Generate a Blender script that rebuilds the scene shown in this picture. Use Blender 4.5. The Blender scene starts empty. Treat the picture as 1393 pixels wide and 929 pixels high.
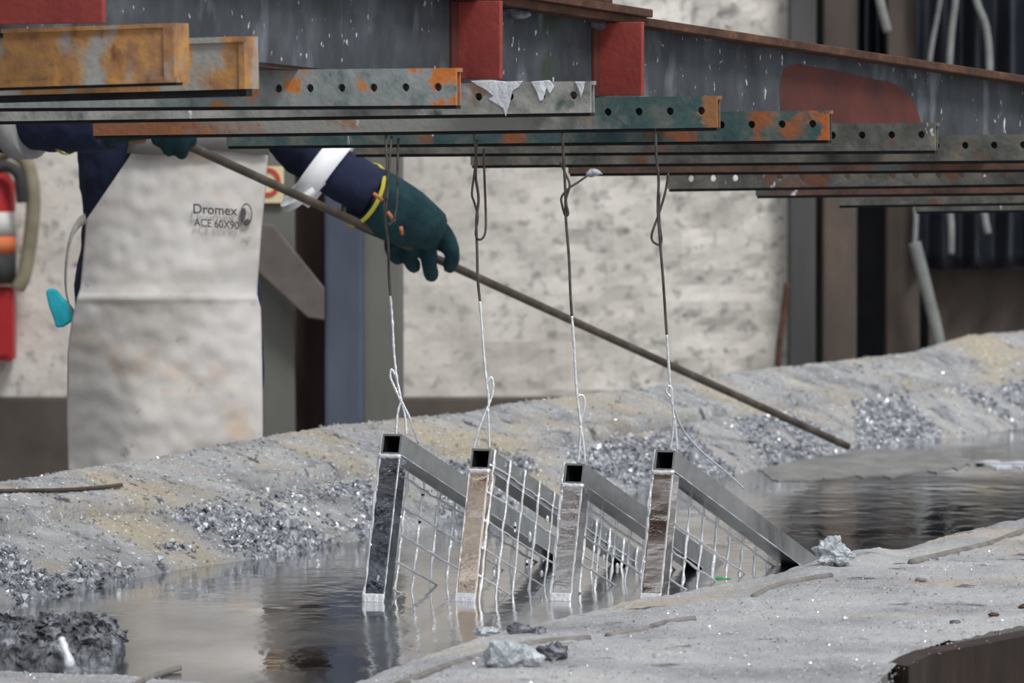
import bpy, math, random
from mathutils import Vector, noise, Matrix

random.seed(7)
scene = bpy.context.scene
col = scene.collection

# ------------------------------------------------------------------ camera
F, CX, CY, HOR, H = 7000.0, 696.5, 464.5, 167.0, 0.935
PITCH = math.atan((CY - HOR) / F)
cam_d = bpy.data.cameras.new('camera')
cam = bpy.data.objects.new('camera', cam_d)
col.objects.link(cam)
cam.location = (0, 0, H)
cam.rotation_euler = (math.pi / 2 - PITCH, 0, 0)
cam_d.sensor_width = 36.0
cam_d.lens = F / 1393.0 * 36.0
cam_d.clip_end = 200
cam_d.dof.use_dof = True
cam_d.dof.focus_distance = 10.1
cam_d.dof.aperture_fstop = 9.0
scene.camera = cam

# ------------------------------------------------------------------ world, sun, exposure
world = bpy.data.worlds.new('world')
scene.world = world
world.use_nodes = True
wb = world.node_tree.nodes['Background']
wb.inputs[0].default_value = (0.93, 0.96, 1.0, 1)
wb.inputs[1].default_value = 0.72
sun_d = bpy.data.lights.new('daylight', 'SUN')
sun_d.energy = 1.7
sun_d.angle = math.radians(14)
sun_d.color = (1.0, 0.98, 0.95)
sun = bpy.data.objects.new('daylight', sun_d)
col.objects.link(sun)
sun.rotation_euler = Vector((-0.30, 0.52, -0.80)).to_track_quat('-Z', 'Y').to_euler()
vs = scene.view_settings
vs.view_transform = 'Standard'
vs.look = 'None'
vs.gamma = 1.0
vs.exposure = 0.28
vs.use_curve_mapping = False


# ------------------------------------------------------------------ helpers
def P(px, py, Y):
    """point at world depth Y seen at photo pixel (px, py)"""
    r, u = (px - CX) / F, -(py - CY) / F
    d = Vector((r, math.cos(PITCH) + u * math.sin(PITCH), -math.sin(PITCH) + u * math.cos(PITCH)))
    t = Y / d.y
    return Vector((0, 0, H)) + d * t


def G(px, py, z=0.0):
    """point on the horizontal plane z seen at photo pixel"""
    a, b = P(px, py, 5.0), Vector((0, 0, H))
    d = a - b
    return b + d * ((z - H) / d.z)


def lerp(a, b, t):
    return a + (b - a) * t


def interp(tab, x):
    if x <= tab[0][0]:
        (a, b), (c, d) = tab[0], tab[1]
    elif x >= tab[-1][0]:
        (a, b), (c, d) = tab[-2], tab[-1]
    else:
        for i in range(len(tab) - 1):
            if tab[i][0] <= x <= tab[i + 1][0]:
                (a, b), (c, d) = tab[i], tab[i + 1]
                break
    return b + (d - b) * (x - a) / (c - a)


def sm(a, b, x):
    t = max(0.0, min(1.0, (x - a) / (b - a)))
    return t * t * (3 - 2 * t)


class MB:
    def __init__(s):
        s.v, s.f, s.m = [], [], []

    def add(s, vs_, fs, mi=0):
        o = len(s.v)
        s.v += [Vector(q) for q in vs_]
        for f in fs:
            s.f.append([i + o for i in f])
            s.m.append(mi)
        return s

    def box(s, o, ax, ay, az):
        """parallelepiped from corner o along three edge vectors"""
        o = Vector(o)
        p = [o + ax * i + ay * j + az * k for k in (0, 1) for j in (0, 1) for i in (0, 1)]
        fs = [(0, 2, 3, 1), (4, 5, 7, 6), (0, 1, 5, 4), (2, 6, 7, 3), (0, 4, 6, 2), (1, 3, 7, 5)]
        if ax.cross(ay).dot(az) < 0:
            fs = [tuple(reversed(f)) for f in fs]
        return s.add(p, fs)

    def prism(s, poly, ext):
        n = len(poly)
        p = [Vector(q) for q in poly]
        q = [a + ext for a in p]
        nrm = Vector((0, 0, 0))
        for i in range(n):
            nrm += p[i].cross(p[(i + 1) % n])
        fs = [tuple(range(n)), tuple(reversed(range(n, 2 * n)))]
        fs += [(i, i + n, (i + 1) % n + n, (i + 1) % n) for i in range(n)]
        if nrm.dot(ext) > 0:
            fs = [tuple(reversed(f)) for f in fs]
        return s.add(p + q, fs)

    def tube(s, pts, rad, seg=10, squash=None, cap=True):
        pts = [Vector(p) for p in pts]
        n = len(pts)
        if not isinstance(rad, (list, tuple)):
            rad = [rad] * n
        tang = []
        for i in range(n):
            t = pts[min(i + 1, n - 1)] - pts[max(i - 1, 0)]
            tang.append(t.normalized())
        ref = Vector((0, 1, 0)) if abs(tang[0].y) < 0.9 else Vector((1, 0, 0))
        u = tang[0].cross(ref).normalized()
        vv, fs = [], []
        for i in range(n):
            u = (u - tang[i] * u.dot(tang[i])).normalized()
            w = tang[i].cross(u)
            for k in range(seg):
                a = 2 * math.pi * k / seg
                vv.append(pts[i] + (u * math.cos(a) + w * math.sin(a) * (squash or 1)) * rad[i])
        for i in range(n - 1):
            for k in range(seg):
                k2 = (k + 1) % seg
                fs.append((i * seg + k, i * seg + k2, (i + 1) * seg + k2, (i + 1) * seg + k))
        if cap:
            fs.append(tuple(reversed(range(seg))))
            fs.append(tuple(range((n - 1) * seg, n * seg)))
        return s.add(vv, fs)

    def ball(s, c, r, seg=12, rings=8):
        c = Vector(c)
        if not isinstance(r, (list, tuple)):
            r = (r, r, r)
        vv = [c + Vector((0, 0, r[2]))]
        for i in range(1, rings):
            th = math.pi * i / rings
            for k in range(seg):
                a = 2 * math.pi * k / seg
                vv.append(c + Vector((r[0] * math.sin(th) * math.cos(a), r[1] * math.sin(th) * math.sin(a), r[2] * math.cos(th))))
        vv.append(c - Vector((0, 0, r[2])))
        fs = [(0, 1 + k, 1 + (k + 1) % seg) for k in range(seg)]
        for i in range(rings - 2):
            for k in range(seg):
                a, b = 1 + i * seg, 1 + (i + 1) * seg
                fs.append((a + k, b + k, b + (k + 1) % seg, a + (k + 1) % seg))
        L = len(vv) - 1
        b = 1 + (rings - 2) * seg
        fs += [(b + k, L, b + (k + 1) % seg) for k in range(seg)]
        return s.add(vv, fs)

    def build(s, name, mat, parent=None, smooth=False, bevel=0.0, origin=None):
        off = Vector((0, 0, 0))
        if parent is not None:
            q = parent
            while q is not None:
                off += q.location
                q = q.parent
        loc = Vector(origin) - off if origin is not None else Vector((0, 0, 0))
        sh = off + loc
        me = bpy.data.meshes.new(name)
        me.from_pydata([tuple(q - sh) for q in s.v], [], s.f)
        mats = mat if isinstance(mat, (list, tuple)) else [mat]
        for m_ in mats:
            me.materials.append(m_)
        if len(mats) > 1:
            me.polygons.foreach_set('material_index', s.m)
        if smooth:
            me.polygons.foreach_set('use_smooth', [True] * len(me.polygons))
        me.update()
        o = bpy.data.objects.new(name, me)
        col.objects.link(o)
        o.location = loc
        if parent is not None:
            o.parent = parent
        if bevel:
            b = o.modifiers.new('bevel', 'BEVEL')
            b.width = bevel
            b.segments = 2
            b.limit_method = 'ANGLE'
        return o


def spline(pts, n=6):
    """Catmull-Rom through the points"""
    pts = [Vector(p) for p in pts]
    out = []
    for i in range(len(pts) - 1):
        p0, p1, p2, p3 = pts[max(i - 1, 0)], pts[i], pts[i + 1], pts[min(i + 2, len(pts) - 1)]
        for k in range(n):
            t = k / n
            out.append(0.5 * ((2 * p1) + (p2 - p0) * t + (2 * p0 - 5 * p1 + 4 * p2 - p3) * t * t + (3 * p1 - p0 - 3 * p2 + p3) * t ** 3))
    out.append(pts[-1])
    return out


def empty(name, loc):
    o = bpy.data.objects.new(name, None)
    o.empty_display_size = 0.1
    col.objects.link(o)
    o.location = loc
    return o


def tag(o, label, cat=None, group=None, kind=None):
    o['label'] = label
    if cat:
        o['category'] = cat
    if group:
        o['group'] = group
    if kind:
        o['kind'] = kind
    return o


def srgb(r, g, b):
    def c(x):
        x /= 255.0
        return x / 12.92 if x <= 0.04045 else ((x + 0.055) / 1.055) ** 2.4
    return (c(r), c(g), c(b), 1)


def pmat(name, stops, scale=4.0, stretch=(1, 1, 1), rough=0.7, metal=0.0, bump=0.0, bscale=60.0, spots=(), detail=6, seed=0.0, rvar=0.0, spec=0.3):
    """noise ramp base colour, optional extra spot layers (colour, scale, threshold, softness, stretch), bump"""
    m = bpy.data.materials.new(name)
    m.use_nodes = True
    nt = m.node_tree
    N, L = nt.nodes, nt.links
    bs = N['Principled BSDF']
    tc = N.new('ShaderNodeTexCoord')
    mp = N.new('ShaderNodeMapping')
    mp.inputs['Scale'].default_value = stretch
    mp.inputs['Location'].default_value = (seed * 3.7, seed * 1.3, seed * 2.1)
    L.new(tc.outputs['Object'], mp.inputs['Vector'])
    nz = N.new('ShaderNodeTexNoise')
    nz.inputs['Scale'].default_value = scale
    nz.inputs['Detail'].default_value = detail
    nz.inputs['Roughness'].default_value = 0.62
    L.new(mp.outputs[0], nz.inputs['Vector'])
    rp = N.new('ShaderNodeValToRGB')
    e = rp.color_ramp.elements
    e[0].position, e[0].color = stops[0]
    e[1].position, e[1].color = stops[-1]
    for p_, c_ in stops[1:-1]:
        x = e.new(p_)
        x.color = c_
    L.new(nz.outputs[0], rp.inputs[0])
    cur = rp.outputs[0]
    for (c_, sc, th, soft, st) in spots:
        if sc == 0:                                    # paint that changes along the thing's own length
            sx = N.new('ShaderNodeSeparateXYZ')
            L.new(tc.outputs['Object'], sx.inputs[0])
            ad = N.new('ShaderNodeMath')
            ad.operation = 'MULTIPLY_ADD'
            ad.inputs[1].default_value = 0.5
            L.new(nz.outputs[0], ad.inputs[0])
            L.new(sx.outputs[0], ad.inputs[2])
            mr = N.new('ShaderNodeMapRange')
            mr.inputs[1].default_value = th + 0.25
            mr.inputs[2].default_value = th + soft + 0.25
            L.new(ad.outputs[0], mr.inputs[0])
            mx = N.new('ShaderNodeMix')
            mx.data_type = 'RGBA'
            L.new(mr.outputs[0], mx.inputs['Factor'])
            L.new(cur, mx.inputs['A'])
            mx.inputs['B'].default_value = c_
            cur = mx.outputs['Result']
            continue
        mp2 = N.new('ShaderNodeMapping')
        mp2.inputs['Scale'].default_value = st
        mp2.inputs['Location'].default_value = (seed * 1.7 + sc, seed * 2.3, seed + 4.1)
        L.new(tc.outputs['Object'], mp2.inputs['Vector'])
        n2 = N.new('ShaderNodeTexNoise')
        n2.inputs['Scale'].default_value = sc
        n2.inputs['Detail'].default_value = 4
        L.new(mp2.outputs[0], n2.inputs['Vector'])
        mr = N.new('ShaderNodeMapRange')
        mr.inputs[1].default_value = th
        mr.inputs[2].default_value = th + soft
        L.new(n2.outputs[0], mr.inputs[0])
        mx = N.new('ShaderNodeMix')
        mx.data_type = 'RGBA'
        L.new(mr.outputs[0], mx.inputs['Factor'])
        L.new(cur, mx.inputs['A'])
        mx.inputs['B'].default_value = c_
        cur = mx.outputs['Result']
    L.new(cur, bs.inputs['Base Color'])
    bs.inputs['Roughness'].default_value = rough
    bs.inputs['Metallic'].default_value = metal
    bs.inputs['Specular IOR Level'].default_value = spec
    if rvar:
        mr = N.new('ShaderNodeMapRange')
        mr.inputs[1].default_value = 0.3
        mr.inputs[2].default_value = 0.7
        mr.inputs[3].default_value = rough
        mr.inputs[4].default_value = rough + rvar
        L.new(nz.outputs[0], mr.inputs[0])
        L.new(mr.outputs[0], bs.inputs['Roughness'])
    if bump:
        nb = N.new('ShaderNodeTexNoise')
        nb.inputs['Scale'].default_value = bscale
        nb.inputs['Detail'].default_value = 5
        L.new(mp.outputs[0], nb.inputs['Vector'])
        b = N.new('ShaderNodeBump')
        b.inputs['Strength'].default_value = min(1.0, bump)
        b.inputs['Distance'].default_value = 0.01 * max(1.0, bump)
        L.new(nb.outputs[0], b.inputs['Height'])
        L.new(b.outputs[0], bs.inputs['Normal'])
    return m


ONE = (1, 1, 1)
# ------------------------------------------------------------------ materials
M = {}
M['wall'] = pmat('wall_plaster', [(0.3, srgb(196, 190, 183)), (0.5, srgb(216, 211, 204)), (0.7, srgb(226, 222, 216))], 1.4, rough=0.9, bump=1.0, bscale=9,
                 spots=[(srgb(178, 175, 170), 20.0, 0.55, 0.1, ONE), (srgb(146, 143, 139), 11.0, 0.62, 0.10, ONE), (srgb(126, 123, 119), 18.0, 0.66, 0.08, ONE)])
M['plinth'] = pmat('plinth_paint', [(0.3, srgb(74, 68, 64)), (0.7, srgb(104, 96, 90))], 3, rough=0.9)
M['concrete'] = pmat('concrete', [(0.3, srgb(95, 93, 90)), (0.7, srgb(130, 128, 124))], 3, rough=0.9, bump=0.3)
M['ash'] = pmat('zinc_ash', [(0.28, srgb(128, 128, 130)), (0.5, srgb(166, 167, 170)), (0.72, srgb(190, 189, 186))], 3.0, rough=0.8, bump=0.8, bscale=120,
                spots=[(srgb(182, 168, 148), 1.7, 0.55, 0.15, ONE), (srgb(96, 98, 104), 11, 0.64, 0.08, ONE), (srgb(225, 228, 232), 90, 0.66, 0.03, ONE)])
M['tan'] = pmat('tan_ash', [(0.28, srgb(120, 114, 108)), (0.5, srgb(168, 156, 138)), (0.72, srgb(192, 182, 166))], 5.0, rough=0.85, bump=0.9, bscale=70,
                spots=[(srgb(140, 142, 146), 5, 0.55, 0.1, ONE), (srgb(216, 218, 222), 80, 0.66, 0.04, ONE)])
M['crust'] = pmat('dross_crust', [(0.3, srgb(96, 98, 104)), (0.5, srgb(160, 163, 170)), (0.7, srgb(222, 224, 228))], 40, rough=0.32, metal=0.85, bump=1.0, bscale=90, rvar=0.3)
M['farash'] = pmat('bank_ash', [(0.28, srgb(112, 112, 114)), (0.5, srgb(154, 155, 157)), (0.72, srgb(182, 182, 180))], 9.0, rough=0.85, bump=1.0, bscale=80,
                   spots=[(srgb(171, 161, 143), 2.6, 0.49, 0.16, ONE), (srgb(160, 158, 156), 9, 0.54, 0.12, ONE), (srgb(84, 86, 92), 16, 0.63, 0.08, ONE), (srgb(222, 226, 230), 90, 0.64, 0.03, ONE)])
M['bead'] = pmat('zinc_bead', [(0.3, srgb(214, 217, 222)), (0.7, srgb(246, 248, 250))], 40, rough=0.22, metal=0.45, bump=0.3, bscale=120, spec=0.6)
M['flake'] = pmat('zinc_flake', [(0.3, srgb(205, 208, 214)), (0.7, srgb(245, 247, 250))], 30, rough=0.25, metal=0.9)
M['dross'] = pmat('dross_block', [(0.3, srgb(52, 53, 57)), (0.5, srgb(104, 106, 112)), (0.7, srgb(170, 173, 180))], 22, rough=0.5, metal=0.45, bump=1.0, bscale=70, rvar=0.3)
M['palezinc'] = pmat('pale_dross', [(0.3, srgb(140, 146, 150)), (0.6, srgb(196, 202, 206)), (0.75, srgb(230, 233, 236))], 30, rough=0.5, metal=0.35, bump=0.8, bscale=80)
M['film'] = pmat('oxide_film', [(0.3, srgb(112, 113, 112)), (0.7, srgb(150, 150, 147))], 14, stretch=(1, 0.4, 1), rough=0.6, metal=0.2)
M['silver'] = pmat('fresh_zinc', [(0.3, srgb(190, 193, 198)), (0.7, srgb(235, 237, 240))], 18, rough=0.16, metal=1.0, bump=0.25, bscale=45, rvar=0.15)
M['whitezinc'] = pmat('zinc_splash', [(0.3, srgb(196, 200, 208)), (0.7, srgb(238, 241, 246))], 25, rough=0.4, metal=0.25, bump=0.5)
TUBE = []  # upright colours stand in for the surroundings mirrored in each tube
for i, (a, b) in enumerate([((110, 115, 126), (150, 155, 164)), ((214, 194, 176), (236, 222, 208)), ((190, 188, 188), (212, 211, 211)), ((178, 171, 166), (208, 203, 200))]):
    TUBE.append(pmat('galvanised_reflection_tint_%d' % i, [(0.3, srgb(*a)), (0.7, srgb(*b))], 9, detail=2, stretch=(0.6, 0.6, 1.8), rough=0.08, metal=1.0, bump=0.35, bscale=14, rvar=0.2, seed=i * 2.2, spots=[(srgb(225, 228, 232), 60, 0.66, 0.03, (1, 1, 0.6))]))
M['toptube'] = pmat('satin_zinc_tube', [(0.3, srgb(128, 130, 131)), (0.7, srgb(168, 169, 168))], 7, rough=0.24, metal=0.9, bump=0.12, bscale=25, rvar=0.15)
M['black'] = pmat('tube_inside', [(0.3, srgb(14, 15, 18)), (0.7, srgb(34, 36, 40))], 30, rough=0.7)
M['wire_dark'] = pmat('wire_dark', [(0.3, srgb(64, 60, 58)), (0.7, srgb(110, 105, 100))], 40, rough=0.6, metal=0.5)
M['web'] = pmat('girder_steel', [(0.3, srgb(50, 54, 60)), (0.55, srgb(73, 77, 83)), (0.75, srgb(98, 102, 108))], 10, stretch=(1, 1, 0.5), rough=0.75, bump=0.3,
                spots=[(srgb(56, 66, 52), 5, 0.58, 0.1, ONE), (srgb(190, 196, 204), 75, 0.668, 0.04, (1, 1, 0.5)), (srgb(206, 210, 216), 40, 0.71, 0.04, (1, 1, 0.35)), (srgb(116, 121, 128), 12, 0.57, 0.14, (1, 1, 0.35)), (srgb(110, 64, 44), 3, 0.68, 0.08, ONE)])
M['red'] = pmat('red_primer', [(0.3, srgb(128, 56, 52)), (0.6, srgb(158, 70, 64)), (0.8, srgb(170, 96, 90))], 6, rough=0.7, bump=0.2,
                spots=[(srgb(208, 208, 212), 22, 0.70, 0.04, (1, 1, 0.6)), (srgb(96, 40, 34), 9, 0.66, 0.1, ONE)])
M['redfade'] = pmat('faded_red_paint', [(0.3, srgb(66, 44, 42)), (0.6, srgb(98, 52, 46)), (0.8, srgb(106, 68, 56))], 7, rough=0.75,
                    spots=[(srgb(70, 72, 74), 11, 0.62, 0.12, ONE)])
M['rust'] = pmat('rust', [(0.3, srgb(58, 44, 38)), (0.55, srgb(88, 62, 50)), (0.75, srgb(118, 82, 60))], 16, rough=0.9, bump=0.4)
M['rustplate'] = pmat('rusty_plate', [(0.3, srgb(34, 28, 26)), (0.55, srgb(56, 45, 40)), (0.75, srgb(92, 74, 62))], 9, stretch=(1, 1, 0.3), rough=0.8, bump=0.4)
c_or, c_or2, c_gr, c_gn, c_br, c_dk, c_te = (srgb(196, 124, 66), srgb(214, 152, 70), srgb(146, 146, 142), srgb(74, 94, 82), srgb(128, 84, 62), srgb(72, 72, 72), srgb(46, 72, 76))
ws = (srgb(214, 218, 224), 26, 0.69, 0.04, (1, 1, 0.5))
BAR = {
    'orange': pmat('bar_orange', [(0.3, srgb(122, 88, 70)), (0.42, srgb(150, 112, 82)), (0.55, srgb(184, 138, 84)), (0.68, srgb(168, 140, 108)), (0.78, srgb(160, 156, 148))], 12, rough=0.8, bump=0.3,
                   spots=[(srgb(158, 158, 154), 10, 0.53, 0.1, (1, 1, 0.8)), (srgb(206, 150, 84), 13, 0.58, 0.08, (1, 1, 0.8)), (srgb(110, 62, 48), 14, 0.64, 0.08, (1, 1, 0.5))]),
    'mixed': pmat('bar_mixed', [(0.3, c_gn), (0.45, srgb(130, 138, 138)), (0.6, srgb(150, 154, 154)), (0.72, c_or)], 14, rough=0.75, bump=0.3, seed=1.0,
                  spots=[(c_or, 14, 0.6, 0.06, (1, 1, 1.2)), (srgb(190, 112, 52), 0, 0.0, 0.03, None), ws]),
    'grey': pmat('bar_grey', [(0.3, srgb(96, 96, 94)), (0.5, c_gr), (0.7, srgb(168, 168, 164))], 14, rough=0.7, bump=0.3, seed=2.0,
                 spots=[(srgb(120, 92, 74), 10, 0.64, 0.08, ONE), (srgb(70, 84, 78), 12, 0.63, 0.08, ONE), ws]),
    'teal': pmat('bar_teal', [(0.3, c_te), (0.5, srgb(66, 86, 86)), (0.68, srgb(104, 106, 98)), (0.75, c_br)], 14, rough=0.75, bump=0.3, seed=3.0,
                 spots=[(srgb(136, 84, 56), 10, 0.56, 0.08, ONE), (srgb(166, 92, 48), 0, 0.735, 0.03, None), ws]),
    'rust': pmat('bar_rust', [(0.3, srgb(66, 52, 46)), (0.48, srgb(88, 68, 60)), (0.6, srgb(106, 74, 60)), (0.72, srgb(82, 86, 84))], 14, rough=0.8, bump=0.3, seed=4.0,
                 spots=[(srgb(78, 84, 82), 10, 0.56, 0.08, ONE), ws]),
    'tealrust': pmat('bar_teal_rust', [(0.3, c_te), (0.5, srgb(66, 86, 86)), (0.68, srgb(104, 106, 98)), (0.75, c_br)], 12, rough=0.75, bump=0.3, seed=3.0,
                     spots=[(srgb(140, 140, 134), 0, 0.32, -0.12, None), (srgb(130, 86, 62), 0, -0.36, -0.15, None), (srgb(150, 94, 60), 10, 0.60, 0.08, ONE), (srgb(140, 100, 66), 0, 0.5, 0.03, None), ws]),
    'dark': pmat('bar_dark', [(0.3, srgb(62, 60, 58)), (0.5, srgb(90, 90, 86)), (0.7, srgb(120, 114, 104))], 14, rough=0.75, bump=0.3, seed=5.0,
                 spots=[(srgb(104, 70, 54), 10, 0.6, 0.08, ONE), ws]),
}
M['navy'] = pmat('navy_cotton', [(0.3, srgb(22, 27, 48)), (0.7, srgb(42, 48, 74))], 6, rough=0.95, bump=0.4, bscale=25)
M['apron'] = pmat('apron_leather', [(0.28, srgb(176, 168, 160)), (0.5, srgb(202, 198, 194)), (0.72, srgb(214, 212, 210))], 3.2, rough=0.9, bump=0.22, bscale=18,
                  spots=[(srgb(196, 176, 158), 4, 0.58, 0.12, (1, 1, 1.4)), (srgb(150, 142, 136), 14, 0.68, 0.08, ONE)])
M['greyband'] = pmat('bib_grey', [(0.3, srgb(112, 110, 108)), (0.7, srgb(136, 134, 131))], 5, rough=0.9)
M['strap'] = pmat('webbing', [(0.3, srgb(132, 132, 128)), (0.7, srgb(168, 168, 164))], 30, rough=0.9)
M['ink'] = pmat('ink', [(0.3, srgb(58, 58, 64)), (0.7, srgb(92, 92, 96))], 60, rough=0.9)
M['glove'] = pmat('green_suede', [(0.3, srgb(14, 40, 46)), (0.7, srgb(30, 64, 70))], 16, rough=0.95, bump=0.4)
M['yellow'] = pmat('yellow_trim', [(0.3, srgb(176, 166, 52)), (0.7, srgb(206, 196, 86))], 20, rough=0.9)
M['welt'] = pmat('orange_welt', [(0.3, srgb(170, 100, 66)), (0.7, srgb(196, 124, 86))], 20, rough=0.9)
M['tape'] = pmat('reflective_tape', [(0.3, srgb(244, 246, 250)), (0.7, srgb(252, 253, 255))], 10, rough=0.35, spec=0.6)  # near-white base stands in for light the tape throws back
M['tapegrey'] = pmat('reflective_tape_dull', [(0.3, srgb(140, 140, 142)), (0.7, srgb(166, 166, 166))], 10, rough=0.6)
M['turquoise'] = pmat('turquoise_cloth', [(0.3, srgb(20, 150, 172)), (0.7, srgb(66, 200, 216))], 12, rough=0.9)
M['skin'] = pmat('skin', [(0.3, srgb(120, 84, 64)), (0.7, srgb(142, 102, 80))], 12, rough=0.6)
M['hair'] = pmat('hair', [(0.3, srgb(20, 18, 18)), (0.7, srgb(34, 30, 28))], 30, rough=0.8)
M['boot'] = pmat('boot_leather', [(0.3, srgb(26, 24, 22)), (0.7, srgb(44, 40, 36))], 12, rough=0.6)
M['rod'] = pmat('rod_steel', [(0.3, srgb(62, 54, 48)), (0.55, srgb(84, 76, 68)), (0.75, srgb(112, 104, 94))], 14, rough=0.7, metal=0.2)
M['rodash'] = pmat('ash_covered_steel', [(0.3, srgb(98, 95, 92)), (0.7, srgb(138, 134, 130))], 22, rough=0.8)
M['colgrey'] = pmat('column_grey', [(0.3, srgb(98, 98, 94)), (0.7, srgb(120, 120, 114))], 5, stretch=(1, 1, 0.3), rough=0.85)
M['colbrown'] = pmat('column_brown', [(0.3, srgb(58, 46, 44)), (0.7, srgb(88, 72, 66))], 6, stretch=(1, 1, 0.4), rough=0.9)
M['colblue'] = pmat('duct_blue', [(0.3, srgb(66, 72, 88)), (0.7, srgb(94, 100, 116))], 5, stretch=(1, 1, 0.3), rough=0.8)
M['brace'] = pmat('brace_steel', [(0.3, srgb(86, 80, 78)), (0.7, srgb(116, 110, 106))], 6, rough=0.85)
M['cream'] = pmat('cream_sign', [(0.3, srgb(216, 200, 160)), (0.7, srgb(230, 216, 180))], 5, rough=0.7)
M['signred'] = pmat('sign_red', [(0.3, srgb(180, 60, 50)), (0.7, srgb(200, 80, 66))], 5, rough=0.7)
M['extred'] = pmat('extinguisher_red', [(0.3, srgb(160, 34, 40)), (0.7, srgb(186, 48, 52))], 3, rough=0.4)
M['orange'] = pmat('orange_label', [(0.3, srgb(206, 110, 70)), (0.7, srgb(220, 130, 86))], 3, rough=0.6)
M['white'] = pmat('white_label', [(0.3, srgb(206, 204, 200)), (0.7, srgb(224, 222, 220))], 3, rough=0.6)
M['hose'] = pmat('khaki_hose', [(0.3, srgb(120, 112, 94)), (0.7, srgb(160, 152, 132))], 9, rough=0.8)
M['rubber'] = pmat('black_rubber', [(0.3, srgb(44, 44, 46)), (0.7, srgb(66, 66, 66))], 9, rough=0.7)
M['greywood'] = pmat('grey_sheet', [(0.3, srgb(66, 66, 68)), (0.7, srgb(92, 90, 90))], 4, stretch=(1, 1, 0.25), rough=0.85)
M['brownwood'] = pmat('brown_sheet', [(0.3, srgb(72, 64, 60)), (0.55, srgb(94, 84, 78)), (0.75, srgb(122, 106, 94))], 4, stretch=(1, 1, 0.4), rough=0.85)
M['darkback'] = pmat('dark_cladding', [(0.3, srgb(34, 36, 42)), (0.7, srgb(56, 56, 60))], 4, rough=0.85)
M['tarp'] = pmat('black_plastic', [(0.3, srgb(24, 28, 36)), (0.7, srgb(46, 50, 60))], 4, rough=0.42, bump=0.3, bscale=9, spec=0.5)
M['pole'] = pmat('pale_pole', [(0.3, srgb(104, 106, 108)), (0.7, srgb(150, 152, 150))], 8, rough=0.7)
M['green'] = pmat('mesh_green', [(0.3, srgb(40, 130, 70)), (0.7, srgb(70, 160, 96))], 20, rough=0.6)

# molten zinc: mirror metal with oxide skin streaks and slow ripples
mz = bpy.data.materials.new('molten_zinc')
mz.use_nodes = True
nt = mz.node_tree
N, L = nt.nodes, nt.links
bs = N['Principled BSDF']
tc = N.new('ShaderNodeTexCoord')
mp = N.new('ShaderNodeMapping')
mp.inputs['Rotation'].default_value = (0, 0, math.radians(0))
mp.inputs['Scale'].default_value = (1.0, 0.55, 1)
L.new(tc.outputs['Object'], mp.inputs['Vector'])
nz = N.new('ShaderNodeTexNoise')
nz.inputs['Scale'].default_value = 2.6
nz.inputs['Detail'].default_value = 5
L.new(mp.outputs[0], nz.inputs['Vector'])
rp = N.new('ShaderNodeValToRGB')
rp.color_ramp.elements[0].position, rp.color_ramp.elements[0].color = 0.35, srgb(204, 205, 208)
rp.color_ramp.elements[1].position, rp.color_ramp.elements[1].color = 0.68, srgb(168, 168, 168)
L.new(nz.outputs[0], rp.inputs[0])
L.new(rp.outputs[0], bs.inputs['Base Color'])
bs.inputs['Metallic'].default_value = 1.0
mr = N.new('ShaderNodeMapRange')
mr.inputs[1].default_value, mr.inputs[2].default_value = 0.4, 0.7
mr.inputs[3].default_value, mr.inputs[4].default_value = 0.06, 0.22
L.new(nz.outputs[0], mr.inputs[0])
L.new(mr.outputs[0], bs.inputs['Roughness'])
nb = N.new('ShaderNodeTexNoise')
nb.inputs['Scale'].default_value = 13.0
nb.inputs['Detail'].default_value = 3
L.new(mp.outputs[0], nb.inputs['Vector'])
bp = N.new('ShaderNodeBump')
bp.inputs['Strength'].default_value = 0.5
bp.inputs['Distance'].default_value = 0.004
L.new(nb.outputs[0], bp.inputs['Height'])
L.new(bp.outputs[0], bs.inputs['Normal'])
M['zinc'] = mz

# ------------------------------------------------------------------ the setting
X, Y, Z = Vector((1, 0, 0)), Vector((0, 1, 0)), Vector((0, 0, 1))
FLOOR = -0.42
WALL = 18.0
tag(MB().box((-8, 2, FLOOR - 0.1), X * 16, Y * 20, Z * 0.1).build('floor', M['concrete']), 'grey concrete workshop floor', kind='structure')
wl, wr = P(-900, 0, WALL).x, P(1072, 0, WALL).x
zt, zp = 4.2, P(0, 541, WALL).z
# rough white wall: a grid whose surface is uneven
mb = MB()
nu, nv = 150, 150
for j in range(nv + 1):
    for i in range(nu + 1):
        x, z = lerp(wl, wr, i / nu), lerp(zp, zt, j / nv)
        d = 0.0
        if 0 < i < nu and 0 < j < nv:
            d = noise.fractal(Vector((x * 6, z * 6, 3.1)), 1.0, 2.0, 4) * 0.02 * (0.35 + 0.65 * sm(-0.6, 0.6, x))
        mb.v.append(Vector((x, WALL + d, z)))
for j in range(nv):
    for i in range(nu):
        a = j * (nu + 1) + i
        mb.f.append([a, a + 1, a + nu + 2, a + nu + 1])
        mb.m.append(0)
mb.box((wl, WALL + 0.06, zp), X * (wr - wl), Y * 0.2, Z * (zt - zp))
mb.box((wr - 0.03, WALL - 0.01, zp), X * 0.03, Y * 0.1, Z * (zt - zp))
tag(mb.build('wall_back', M['wall'], smooth=False), 'rough white plastered wall behind the bath', kind='structure')
tag(MB().box((wl, WALL - 0.03, FLOOR), X * (wr - wl), Y * 0.3, Z * (zp - FLOOR + 0.004)).build('trim_1', M['plinth'], bevel=0.01), 'dark painted plinth along the foot of the white wall', kind='structure')
x0, x1 = P(1060, 0, WALL).x, P(1900, 0, WALL).x
tag(MB().box((x0 + 0.01, WALL + 0.45, FLOOR), X * (x1 - x0), Y * 0.2, Z * (zt - FLOOR)).build('wall_right', M['darkback']), 'dark cladding of the recess beside the white wall', kind='structure')

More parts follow.
